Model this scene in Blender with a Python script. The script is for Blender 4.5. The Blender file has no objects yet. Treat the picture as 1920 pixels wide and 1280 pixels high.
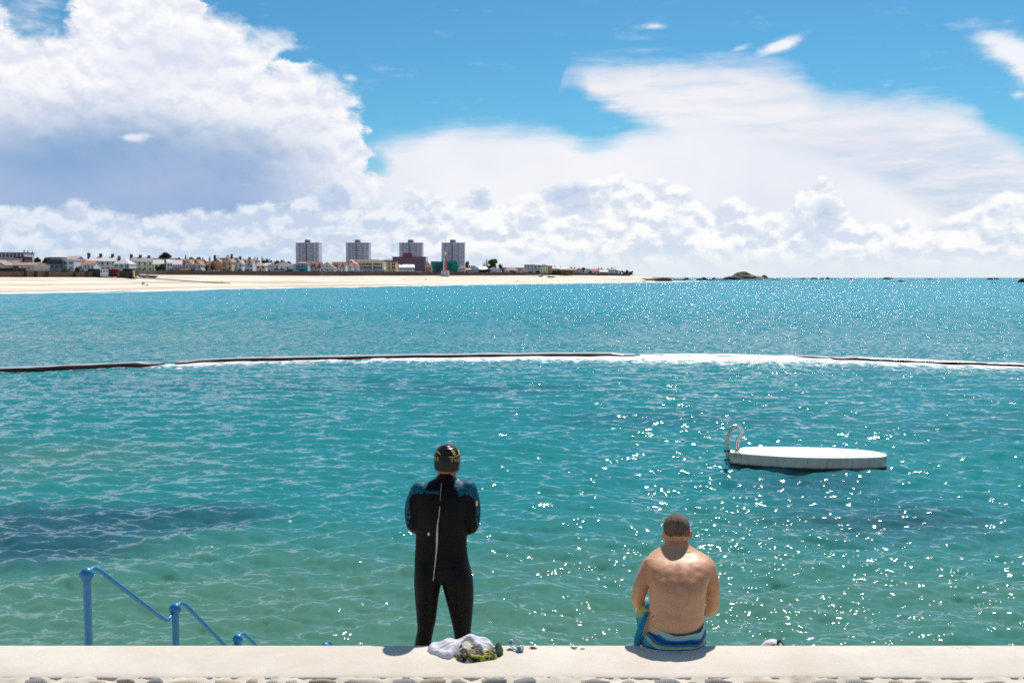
import bpy, bmesh, math, random
import numpy as np
from mathutils import Vector, Matrix, noise as mnoise
R = math.radians
scene = bpy.context.scene
C = scene.collection
random.seed(7)
rng = np.random.default_rng(11)

# ------------------------------------------------------------------ camera
CAM_Z = 5.32                      # water is z = 0, the top of the low wall z = 3
F = 35.0 / 36.0 * 1920.0
PITCH = math.atan((640 - 520.4) / F)
cam_d = bpy.data.cameras.new('camera')
cam_d.lens = 35.0
cam_d.sensor_width = 36.0
cam_d.clip_start = 0.1
cam_d.clip_end = 90000.0
cam = bpy.data.objects.new('camera', cam_d)
C.objects.link(cam)
cam.location = (0, 0, CAM_Z)
cam.rotation_euler = (R(90) - PITCH, 0, 0)
scene.camera = cam

# ------------------------------------------------------------------ sun, exposure
SUN_EL, SUN_AZ = 52.0, 18.0       # azimuth measured from +Y towards +X
sd = bpy.data.lights.new('sun', 'SUN')
sd.energy = 5.0
sd.angle = R(0.53)
sd.color = (1.0, 0.95, 0.88)
sun = bpy.data.objects.new('sun', sd)
C.objects.link(sun)
sun.location = (40, 100, 160)
sun.rotation_euler = (R(90 - SUN_EL), 0, R(180 - SUN_AZ))
scene.view_settings.view_transform = 'Standard'
scene.view_settings.look = 'None'
scene.view_settings.exposure = 0.0
scene.view_settings.gamma = 1.0
scene.view_settings.use_curve_mapping = False
scene.cycles.max_bounces = 6
scene.cycles.diffuse_bounces = 3
scene.cycles.glossy_bounces = 3
scene.cycles.transmission_bounces = 4
scene.cycles.volume_bounces = 0
scene.cycles.caustics_reflective = False
scene.cycles.caustics_refractive = False
scene.cycles.sample_clamp_direct = 45.0
scene.cycles.filter_width = 1.65
scene.cycles.use_denoising = False     # the glitter on the water is real and must not be smoothed away


# ------------------------------------------------------------------ node helper
def lin(r, g, b):
    f = lambda c: (c / 255.0) / 12.92 if c <= 10 else (((c / 255.0) + 0.055) / 1.055) ** 2.4
    return (f(r), f(g), f(b), 1.0)


class NT:
    """small expression builder over a node tree"""
    def __init__(self, nt):
        self.nt = nt

    def node(self, kind, **kw):
        n = self.nt.nodes.new(kind)
        for k, v in kw.items():
            setattr(n, k, v)
        return n

    def put(self, sock, v):
        if v is None:
            return
        if isinstance(v, bpy.types.NodeSocket):
            self.nt.links.new(v, sock)
        else:
            sock.default_value = v

    def m(self, op, a, b=None, c=None, clamp=False):
        n = self.node('ShaderNodeMath', operation=op)
        n.use_clamp = clamp
        for i, v in enumerate((a, b, c)):
            if v is not None:
                self.put(n.inputs[i], v)
        return n.outputs[0]

    def add(self, a, b): return self.m('ADD', a, b)
    def sub(self, a, b): return self.m('SUBTRACT', a, b)
    def mul(self, a, b): return self.m('MULTIPLY', a, b)
    def mad(self, a, b, c): return self.m('MULTIPLY_ADD', a, b, c)
    def mx(self, a, b): return self.m('MAXIMUM', a, b)
    def mn(self, a, b): return self.m('MINIMUM', a, b)

    def step(self, v, a, b, lo=0.0, hi=1.0):
        n = self.node('ShaderNodeMapRange', interpolation_type='SMOOTHSTEP')
        for i, x in enumerate((v, a, b, lo, hi)):
            self.put(n.inputs[i], x)
        return n.outputs[0]

    def ramp01(self, v, a, b, lo=0.0, hi=1.0):
        n = self.node('ShaderNodeMapRange')
        n.clamp = True
        for i, x in enumerate((v, a, b, lo, hi)):
            self.put(n.inputs[i], x)
        return n.outputs[0]

    def xyz(self, v):
        n = self.node('ShaderNodeSeparateXYZ')
        self.put(n.inputs[0], v)
        return n.outputs

    def vec(self, x, y, z):
        n = self.node('ShaderNodeCombineXYZ')
        for i, v in enumerate((x, y, z)):
            self.put(n.inputs[i], v)
        return n.outputs[0]

    def vmul(self, v, s):
        n = self.node('ShaderNodeVectorMath', operation='MULTIPLY')
        self.put(n.inputs[0], v)
        self.put(n.inputs[1], s)
        return n.outputs[0]

    def vop(self, op, a, b):
        n = self.node('ShaderNodeVectorMath', operation=op)
        self.put(n.inputs[0], a)
        self.put(n.inputs[1], b)
        return n.outputs[0]

    def noise(self, v, scale, detail=2.0, rough=0.5, dist=0.0, color=False, typ=None):
        n = self.node('ShaderNodeTexNoise')
        if typ:
            n.noise_type = typ
        self.put(n.inputs['Vector'], v)
        self.put(n.inputs['Scale'], scale)
        self.put(n.inputs['Detail'], detail)
        self.put(n.inputs['Roughness'], rough)
        self.put(n.inputs['Distortion'], dist)
        return n.outputs['Color' if color else 0]

    def voro(self, v, scale, feature='F1', out='Distance', detail=0.0, rough=0.5, rand=1.0):
        n = self.node('ShaderNodeTexVoronoi', feature=feature)
        self.put(n.inputs['Vector'], v)
        self.put(n.inputs['Scale'], scale)
        if 'Detail' in n.inputs:
            n.inputs['Detail'].default_value = detail
            n.inputs['Roughness'].default_value = rough
        n.inputs['Randomness'].default_value = rand
        return n.outputs[out]

    def mix(self, f, a, b, blend='MIX'):
        n = self.node('ShaderNodeMix', data_type='RGBA', blend_type=blend)
        self.put(n.inputs[0], f)
        self.put(n.inputs[6], a)
        self.put(n.inputs[7], b)
        return n.outputs[2]

    def curve(self, x, pts):
        n = self.node('ShaderNodeFloatCurve')
        cm = n.mapping
        cm.extend = 'HORIZONTAL'
        cu = cm.curves[0]
        pts = sorted(pts)
        while len(cu.points) < len(pts):
            cu.points.new(0.5, 0.5)
        for p, (a, b) in zip(cu.points, pts):
            p.location = (a, b)
            p.handle_type = 'AUTO_CLAMPED'
        cm.update()
        self.put(n.inputs['Value'], x)
        return n.outputs[0]


# ------------------------------------------------------------------ lens geometry, used to lay the place out
CP, SP = math.cos(PITCH), math.sin(PITCH)


def ray(px, py):
    cx, cy = (px - 960) / F, (640 - py) / F
    return Vector((cx, CP + cy * SP, -SP + cy * CP))


def ground(px, py, z=0.0):
    d = ray(px, py)
    return Vector((0, 0, CAM_Z)) + d * ((z - CAM_Z) / d.z)


def at_y(px, py, y):
    d = ray(px, py)
    return Vector((0, 0, CAM_Z)) + d * (y / d.y)


def azel(px, py):
    d = ray(px, py).normalized()
    return math.degrees(math.atan2(d.x, d.y)), math.degrees(math.asin(d.z))


# ------------------------------------------------------------------ sky
def build_world():
    w = bpy.data.worlds.new('World')
    scene.world = w
    w.use_nodes = True
    w.cycles.sampling_method = 'MANUAL'
    w.cycles.sample_map_resolution = 256
    nt = w.node_tree
    nt.nodes.clear()
    g = NT(nt)
    ST = 0.1
    tc = g.node('ShaderNodeTexCoord').outputs['Generated']
    d = g.node('ShaderNodeVectorMath', operation='NORMALIZE')
    nt.links.new(tc, d.inputs[0])
    d = d.outputs[0]
    s = g.xyz(d)
    az = g.mul(g.m('ARCTAN2', s[0], s[1]), 57.29578)
    el = g.mul(g.m('ARCSINE', s[2]), 57.29578)

    sky = g.node('ShaderNodeTexSky', sky_type='NISHITA')
    sky.sun_disc = False
    sky.sun_elevation = R(SUN_EL)
    sky.sun_rotation = R(SUN_AZ)
    sky.altitude = 10.0
    sky.air_density = 1.0
    sky.dust_density = 0.3
    sky.ozone_density = 1.4
    hs = g.node('ShaderNodeHueSaturation')
    nt.links.new(sky.outputs[0], hs.inputs['Color'])
    hs.inputs['Saturation'].default_value = SKY_SAT
    base = g.vmul(hs.outputs[0], SKY_TINT)

    A0, A1, E1 = -40.0, 40.0, 20.0

    def topcurve(x, pxpts):
        pts = []
        for px, py in pxpts:
            a, e = azel(px, py)
            pts.append(((a - A0) / (A1 - A0), min(1, max(0, e / E1))))
        return g.mul(g.curve(g.ramp01(x, A0, A1), pts), E1)

    def blob(px, py, sx, sy, a=az, e=el, rot=0.0):
        a0, e0 = azel(px, py)
        dx = g.sub(a, a0)
        dy = g.sub(e, e0)
        if rot:
            c_, s_ = math.cos(rot), math.sin(rot)
            dx, dy = g.add(g.mul(dx, c_), g.mul(dy, s_)), g.sub(g.mul(dy, c_), g.mul(dx, s_))
        k = math.degrees(1 / F)
        dx = g.m('DIVIDE', dx, sx * k)
        dy = g.m('DIVIDE', dy, sy * k)
        return g.m('EXPONENT', g.mul(g.add(g.mul(dx, dx), g.mul(dy, dy)), -1.0))

    # shared noises on the direction (seamless all round)
    dz = g.vmul(d, (1, 1, 1.5))
    warp = g.xyz(g.noise(dz, 9.0, 4, 0.55, color=True))
    wa = g.sub(warp[0], 0.5)
    we = g.sub(warp[1], 0.5)
    fine = g.noise(dz, 42.0, 5, 0.62)
    fine_c = g.sub(fine, 0.5)
    streak = g.noise(g.vmul(d, (1.0, 1.0, 6.5)), 14.0, 5, 0.6, 0.25)
    streak_c = g.sub(streak, 0.5)
    big = g.noise(dz, 5.0, 3, 0.5)

    # puffy noise of the cumulus and the same a little nearer the sun, for their modelling
    sdir = Vector((math.sin(R(SUN_AZ)), 0, 1)).normalized()

    def puff(v, sc=1.0):
        wv = g.vop('ADD', v, g.vmul(g.noise(v, 34 * sc, 2, 0.55, color=True), (0.018 / sc,) * 3))
        a = g.voro(wv, 30.0 * sc, 'F1', 'Distance', 1.0, 0.5)
        b = g.noise(wv, 46.0 * sc, 5, 0.6)
        return g.add(g.mul(g.sub(0.62, a), 0.55), g.mul(g.sub(b, 0.5), 1.25))

    v0 = g.vmul(d, (1, 1, 1.35))
    off = 0.0085
    v1 = g.vop('ADD', v0, (sdir.x * off, 0, sdir.z * off * 1.35))
    p0, p1 = puff(v0), puff(v1)
    lit = g.sub(p0, p1)

    white = tuple(x / ST for x in (0.97, 0.975, 0.985)) + (1,)

    def col(r, gg, b):
        c = lin(r, gg, b)
        return (c[0] / ST, c[1] / ST, c[2] / ST, 1)

    cur = base

    # --- unseen broken cloud overhead and behind, added to whiten the fill light
    rest = g.mx(g.step(g.m('ABSOLUTE', az), 31, 46), g.step(el, 19, 30))
    cov = g.noise(g.vmul(d, (1, 1, 1.6)), 3.2, 5, 0.58)
    car = g.mul(g.mul(g.step(cov, 0.50, 0.66), rest), 0.92)
    cur = g.mix(car, cur, g.mix(g.step(cov, 0.52, 0.72), col(232, 232, 234), col(172, 178, 192)))

    # --- wisps
    wsp = None
    for (px, py, sx, sy, rot, k) in [(1462, 84, 42, 10, 0.35, 1.35), (1440, 96, 24, 7, 0.5, .9), (1386, 91, 22, 6, 0.2, .85),
                                     (1226, 50, 26, 5.5, 0.0, .8), (1900, 95, 60, 24, -0.4, 1.5), (1925, 125, 50, 22, -0.7, 1.4),
                                     (655, 148, 14, 7, 0, .8), (1912, 175, 14, 6, 0, .8), (60, 25, 60, 50, 0, .55)]:
        b = g.mul(blob(px, py, sx, sy, g.mad(wa, 0.9, az), g.mad(we, 0.5, el), rot), k)
        wsp = b if wsp is None else g.mx(wsp, b)
    wal = g.step(g.add(wsp, g.mad(fine_c, 1.1, g.mul(streak_c, 1.3))), 0.12, 1.35, 0, 0.95)
    cur = g.mix(wal, cur, col(246, 247, 252))

    # --- anvil on the right: upper and lower limit
    ae = g.add(el, g.add(g.mul(streak_c, 2.1), g.mad(we, 1.0, g.mul(fine_c, 0.5))))
    aa = g.mad(wa, 2.6, az)
    topB = topcurve(aa, [(1030, 260), (1050, 215), (1072, 122), (1200, 110), (1330, 106), (1420, 112), (1500, 134), (1540, 166),
                         (1640, 178), (1760, 184), (1810, 196), (1850, 232), (1885, 250), (1930, 280), (2000, 340), (2060, 400), (2150, 440)])
    botB = topcurve(aa, [(1040, 250), (1070, 150), (1110, 184), (1160, 210), (1210, 236), (1260, 262), (1330, 330), (1420, 560), (2000, 640)])
    alB = g.mul(g.step(g.sub(topB, ae), -0.5, 1.25), g.step(g.sub(ae, botB), -0.5, 0.9))
    alB = g.mul(alB, g.mad(g.step(streak, 0.2, 0.6), 0.3, 0.7))
    colB = g.mix(g.mul(g.step(el, 8.0, 3.2), 0.6), col(238, 238, 245), col(208, 216, 235))
    colB = g.mix(g.mul(blob(1640, 345, 200, 80, aa, ae), 0.6), colB, col(196, 207, 231))
    colB = g.mix(g.mul(g.step(g.add(g.mul(streak, 0.5), g.mul(big, 0.5)), 0.46, 0.66), 0.6), colB, col(248, 248, 251))
    cur = g.mix(alB, cur, colB)

    # --- pale sheet in the middle
    me = g.add(el, g.add(g.mul(streak_c, 1.5), g.mad(we, 0.9, g.mul(fine_c, 0.5))))
    topM = topcurve(g.mad(wa, 2.0, az), [(600, 480), (640, 330), (672, 276), (720, 258), (800, 240), (860, 228), (960, 230), (1040, 236), (1080, 252),
                                          (1130, 262), (1180, 248), (1240, 226), (1330, 222), (1420, 250), (1600, 300), (1800, 420), (1950, 500)])
    alM = g.step(g.sub(topM, me), -0.4, 1.2)
    colM = g.mix(g.step(big, 0.35, 0.7), col(228, 233, 245), col(245, 246, 250))
    cur = g.mix(alM, cur, colM)
    # the blue hole between the left mass and the sheet
    hole = g.step(g.add(blob(690, 312, 62, 38, g.mad(wa, 1.6, az), g.mad(we, 1.2, el)), g.mul(fine_c, 0.6)), 0.3, 0.9, 0, 0.85)
    cur = g.mix(hole, cur, base)

    # --- the big mass on the left
    wide = g.step(az, -20, -9)                       # its right flank frays into wisps
    ea = g.add(el, g.add(g.mul(we, 2.2), g.add(g.mul(g.sub(0.1, p0), 0.6), g.mul(fine_c, 1.3))))
    xa = g.add(az, g.add(g.mul(wa, 3.6), g.mul(fine_c, 3.0)))
    topA = topcurve(xa, [(-300, -160), (-120, -60), (-20, 2), (30, 42), (70, 56), (105, 48), (135, 10), (170, -40), (330, -80), (372, -6), (420, 24),
                         (470, 48), (528, 58), (556, 84), (590, 114), (640, 140), (668, 180), (690, 220), (706, 268), (720, 330), (740, 420), (770, 520)])
    alA = g.step(g.sub(topA, ea), -0.15, g.mad(wide, 1.3, 0.8))
    bay = g.add(g.mul(blob(560, 116, 62, 17, g.mad(wa, 1.4, xa), ea, 0.12), 1.1), g.mul(blob(700, 236, 26, 22, xa, ea), 0.8))
    alA = g.mul(alA, g.step(g.add(bay, g.mul(fine_c, 0.5)), 0.85, 0.3))
    litA = g.step(g.add(g.mul(lit, 1.2), g.mad(fine_c, 0.35, g.mul(g.sub(big, 0.5), 0.5))), -0.5, 0.32)
    cA = g.mix(litA, col(226, 230, 244), col(253, 253, 254))
    lav = g.step(g.add(blob(330, 120, 150, 70, xa, el), g.mul(wa, 0.7)), 0.3, 1.1, 0, 0.5)
    cA = g.mix(lav, cA, col(210, 218, 240))
    eg = g.add(el, g.mad(we, 2.6, g.mul(fine_c, 0.5)))
    xg = g.mad(wa, 5.0, az)
    gm = g.mul(g.mul(g.step(eg, 10.4, 5.6), g.step(xg, -7.0, -18.5)), g.mad(g.step(big, 0.3, 0.7), -0.3, 1.08))
    cA = g.mix(gm, cA, g.mix(g.step(xg, -22, -29), col(98, 150, 202), col(146, 176, 214)))
    cA = g.mix(g.mul(g.step(eg, 8.0, 4.5), g.mul(g.step(xg, -5.5, -12), 0.4)), cA, col(196, 208, 234))
    cur = g.mix(alA, cur, cA)
    # small white scraps before the grey base
    sc = g.step(g.add(g.mx(blob(258, 257, 36, 9, g.mad(wa, .8, az), el, 0.1), g.mul(blob(455, 346, 24, 5), 0.5)), g.mul(fine_c, 1.5)), 0.3, 1.0, 0, 0.8)
    cur = g.mix(sc, cur, col(240, 243, 250))

    # --- cumulus bank above the horizon
    ec = g.sub(el, g.add(g.mul(g.sub(p0, 0.1), g.step(az, -17, -8, 0.95, 1.7)), g.mad(we, 1.1, g.mul(fine_c, 0.5))))
    xc = g.mad(wa, 1.0, az)
    topC = topcurve(xc, [(-200, 384), (0, 374), (90, 374), (200, 382), (320, 386), (450, 380), (540, 368), (600, 342), (632, 334), (668, 366),
                         (740, 368), (780, 352), (850, 358), (905, 344), (945, 362), (985, 345), (1080, 330), (1190, 326), (1270, 340),
                         (1340, 370), (1400, 368), (1446, 388), (1490, 356), (1532, 314), (1572, 340), (1592, 396), (1650, 400), (1730, 398),
                         (1800, 390), (1850, 364), (1930, 338), (2100, 320)])
    inC = g.sub(topC, ec)
    alC = g.step(inC, -0.1, 0.4)
    litC = g.step(g.add(g.mul(lit, 1.6), g.add(g.mul(fine_c, 0.45), g.mul(g.sub(big, 0.5), 0.5))), -0.4, 0.3)
    depthC = g.step(inC, 0.0, 2.2)
    right = g.step(az, -16, 2)
    shC = g.mix(right, col(196, 212, 235), col(216, 225, 240))
    hiC = g.mix(right, col(229, 236, 247), col(254, 254, 254))
    cC = g.mix(litC, shC, hiC)
    grey = g.add(blob(1070, 375, 70, 34, xc, eg), g.add(blob(1546, 392, 34, 26, xc, eg), g.add(blob(900, 372, 30, 26, xc, eg), blob(640, 372, 70, 26, xc, eg))))
    cC = g.mix(g.mul(g.step(g.add(grey, g.mul(fine_c, 0.8)), 0.25, 1.0), 0.65), cC, col(176, 196, 228))
    # pale blue gaps low down
    gap = g.noise(g.vmul(d, (1, 1, 3.0)), 19.0, 5, 0.6)
    gp = g.mul(g.step(gap, 0.5, 0.66), g.step(depthC, 0.2, 0.9))
    cC = g.mix(g.mul(gp, 0.7), cC, g.mix(right, col(180, 208, 236), col(206, 223, 240)))
    cur = g.mix(alC, cur, cC)

    # --- pale air on the horizon
    hz = g.step(el, 1.9, 0.4, 0, 0.9)
    cur = g.mix(hz, cur, g.mix(g.step(az, -20, 12), col(205, 221, 239), col(226, 235, 243)))
    below = g.step(el, 0.0, -2.0)
    cur = g.mix(below, cur, col(70, 130, 150))

    bg = g.node('ShaderNodeBackground')
    nt.links.new(cur, bg.inputs['Color'])
    bg.inputs['Strength'].default_value = ST
    out = g.node('ShaderNodeOutputWorld')
    nt.links.new(bg.outputs[0], out.inputs['Surface'])


SKY_SAT = 1.15
SKY_TINT = (0.375, 0.79, 0.91)
build_world()


# ------------------------------------------------------------------ mesh helpers
class MB:
    def __init__(self):
        self.v, self.f = [], []

    def add(self, vs, fs):
        n = len(self.v)
        self.v.extend([tuple(x) for x in vs])
        self.f.extend([tuple(i + n for i in f) for f in fs])
        return self

    def box(self, x0, x1, y0, y1, z0, z1):
        vs = [(x, y, z) for z in (z0, z1) for y in (y0, y1) for x in (x0, x1)]
        return self.add(vs, [(0, 2, 3, 1), (4, 5, 7, 6), (0, 1, 5, 4), (2, 6, 7, 3), (0, 4, 6, 2), (1, 3, 7, 5)])

    def obox(self, c, ux, uy, hx, hy, z0, z1):
        """box with horizontal axes ux, uy"""
        vs = []
        for z in (z0, z1):
            for sy in (-1, 1):
                for sx in (-1, 1):
                    vs.append((c[0] + ux[0] * hx * sx + uy[0] * hy * sy, c[1] + ux[1] * hx * sx + uy[1] * hy * sy, z))
        return self.add(vs, [(0, 2, 3, 1), (4, 5, 7, 6), (0, 1, 5, 4), (2, 6, 7, 3), (0, 4, 6, 2), (1, 3, 7, 5)])

    def rings(self, rings, close=True, cap=True):
        """loft through rings of equal length"""
        n = len(rings[0])
        base = len(self.v)
        for r in rings:
            self.v.extend([tuple(p) for p in r])
        for i in range(len(rings) - 1):
            for j in range(n if close else n - 1):
                a, b = base + i * n + j, base + i * n + (j + 1) % n
                self.f.append((a, b, b + n, a + n))
        if cap:
            self.f.append(tuple(base + j for j in range(n))[::-1])
            self.f.append(tuple(base + (len(rings) - 1) * n + j for j in range(n)))
        return self

    def tube(self, pts, rad, n=8, cap=True, flat=1.0):
        pts = [Vector(p) for p in pts]
        if not hasattr(rad, '__len__'):
            rad = [rad] * len(pts)
        rs = []
        t0 = (pts[1] - pts[0]).normalized()
        up = Vector((0, 0, 1)) if abs(t0.z) < 0.9 else Vector((0, 1, 0))
        a = t0.cross(up).normalized()
        for i, p in enumerate(pts):
            t = (pts[min(i + 1, len(pts) - 1)] - pts[max(i - 1, 0)]).normalized()
            a = (a - t * a.dot(t)).normalized()
            b = t.cross(a)
            rs.append([p + (a * math.cos(q) + b * math.sin(q) * flat) * rad[i] for q in (2 * math.pi * k / n for k in range(n))])
        return self.rings(rs, True, cap)

    def ball(self, c, r, seg=16, rin=10, sc=(1, 1, 1)):
        rs = []
        for i in range(1, rin):
            th = math.pi * i / rin
            rs.append([(c[0] + r * sc[0] * math.sin(th) * math.cos(q), c[1] + r * sc[1] * math.sin(th) * math.sin(q), c[2] - r * sc[2] * math.cos(th))
                       for q in (2 * math.pi * k / seg for k in range(seg))])
        return self.rings(rs)

    def prism(self, poly, z0, z1):
        """vertical prism over a polygon"""
        return self.rings([[(p[0], p[1], z0) for p in poly], [(p[0], p[1], z1) for p in poly]])

    def mesh(self, name, mats, smooth=False):
        me = bpy.data.meshes.new(name)
        me.from_pydata(self.v, [], self.f)
        for m in (mats if isinstance(mats, (list, tuple)) else [mats]):
            me.materials.append(m)
        if smooth:
            me.polygons.foreach_set('use_smooth', [True] * len(me.polygons))
        me.update()
        return me

    def build(self, name, mats, parent=None, smooth=False, world=False):
        """world=True: the vertices are in world axes and are moved into the (unrotated) parent's space"""
        if world and parent:
            l = parent.location
            self.v = [(p[0] - l.x, p[1] - l.y, p[2] - l.z) for p in self.v]
        o = bpy.data.objects.new(name, self.mesh(name, mats, smooth))
        C.objects.link(o)
        o.parent = parent
        return o


def tag(o, label=None, cat=None, group=None, kind=None):
    for k, v in (('label', label), ('category', cat), ('group', group), ('kind', kind)):
        if v:
            o[k] = v
    return o


def thing(name, loc, label, cat, group=None):
    o = bpy.data.objects.new(name, None)
    C.objects.link(o)
    o.location = loc
    o.empty_display_size = 0.2
    return tag(o, label, cat, group)


def put(me, name, parent, loc=(0, 0, 0), scale=(1, 1, 1), rotz=0.0):
    """one more object on shared mesh data; loc is in world axes relative to the parent's origin"""
    o = bpy.data.objects.new(name, me)
    C.objects.link(o)
    o.parent = parent
    o.location = loc
    o.scale = scale
    o.rotation_euler = (0, 0, rotz)
    return o


MATS = {}


def mat(name, color, rough=0.7, var=0.12, scale=3.0, bump=0.0, bscale=None, metal=0.0, spec=0.5, detail=4, color2=None, coat=0.0):
    """plain procedural surface: base colour with noise wear and fine relief"""
    if name in MATS:
        return MATS[name]
    m = bpy.data.materials.new(name)
    m.use_nodes = True
    nt = m.node_tree
    g = NT(nt)
    b = nt.nodes['Principled BSDF']
    co = g.node('ShaderNodeTexCoord').outputs['Object']
    n = g.noise(co, scale, detail, 0.6)
    c = tuple(color[:3])
    c2 = tuple(color2[:3]) if color2 else tuple(x * (1 - var * 1.6) for x in c)
    c1 = c if color2 else tuple(min(1, x * (1 + var)) for x in c)
    nt.links.new(g.mix(g.step(n, 0.3, 0.7), c2 + (1,), c1 + (1,)), b.inputs['Base Color'])
    b.inputs['Roughness'].default_value = rough
    b.inputs['Metallic'].default_value = metal
    b.inputs['Specular IOR Level'].default_value = spec
    if coat:
        b.inputs['Coat Weight'].default_value = coat
        b.inputs['Coat Roughness'].default_value = 0.1
    if bump:
        bn = g.node('ShaderNodeBump')
        bn.inputs['Strength'].default_value = min(1, bump)
        bn.inputs['Distance'].default_value = 0.01
        nt.links.new(g.noise(co, bscale or scale * 8, 5, 0.6), bn.inputs['Height'])
        nt.links.new(bn.outputs[0], b.inputs['Normal'])
    MATS[name] = m
    return m


# ------------------------------------------------------------------ water
def interp(x, pts):
    return np.interp(x, [p[0] for p in pts], [p[1] for p in pts])


POOLWALL_PX = [(-300, 705), (-120, 698), (0, 693), (100, 689.5), (200, 685), (300, 681), (410, 676), (500, 674), (640, 671), (800, 668.3), (1000, 666),
               (1100, 665.3), (1195, 665.5), (1300, 664.8), (1400, 665.5), (1500, 667.5), (1600, 671.5), (1700, 675.5), (1800, 679.5), (1920, 684), (2050, 691), (2250, 705)]
SHORE_PX = [(-700, 566), (-300, 556), (0, 549.5), (100, 547.5), (200, 545.5), (300, 543.6), (400, 541.2), (500, 539.7), (600, 538), (700, 536.2), (800, 534.4),
            (900, 532.6), (1000, 531.2), (1100, 529.9), (1200, 528.6), (1262, 526.6)]
PW = np.array([tuple(ground(a, b, 0.16).xy) for a, b in POOLWALL_PX])
SH = np.array([tuple(ground(a, b, 0.0).xy) for a, b in SHORE_PX])


def seg_dist(P, line):
    """distance to a polyline and the side of it (positive = nearer the camera), param in x"""
    best = np.full(len(P), 1e9)
    side = np.zeros(len(P))
    for a, b in zip(line[:-1], line[1:]):
        ab = b - a
        t = np.clip(((P - a) @ ab) / (ab @ ab), 0, 1)
        q = a + t[:, None] * ab
        d = np.hypot(*(P - q).T)
        s = np.sign(ab[1] * (P[:, 0] - a[0]) - ab[0] * (P[:, 1] - a[1]))
        m = d < best
        best[m] = d[m]
        side[m] = s[m]
    return best, side


def sm(x, a, b):
    t = np.clip((x - a) / (b - a), 0, 1)
    return t * t * (3 - 2 * t)


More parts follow.
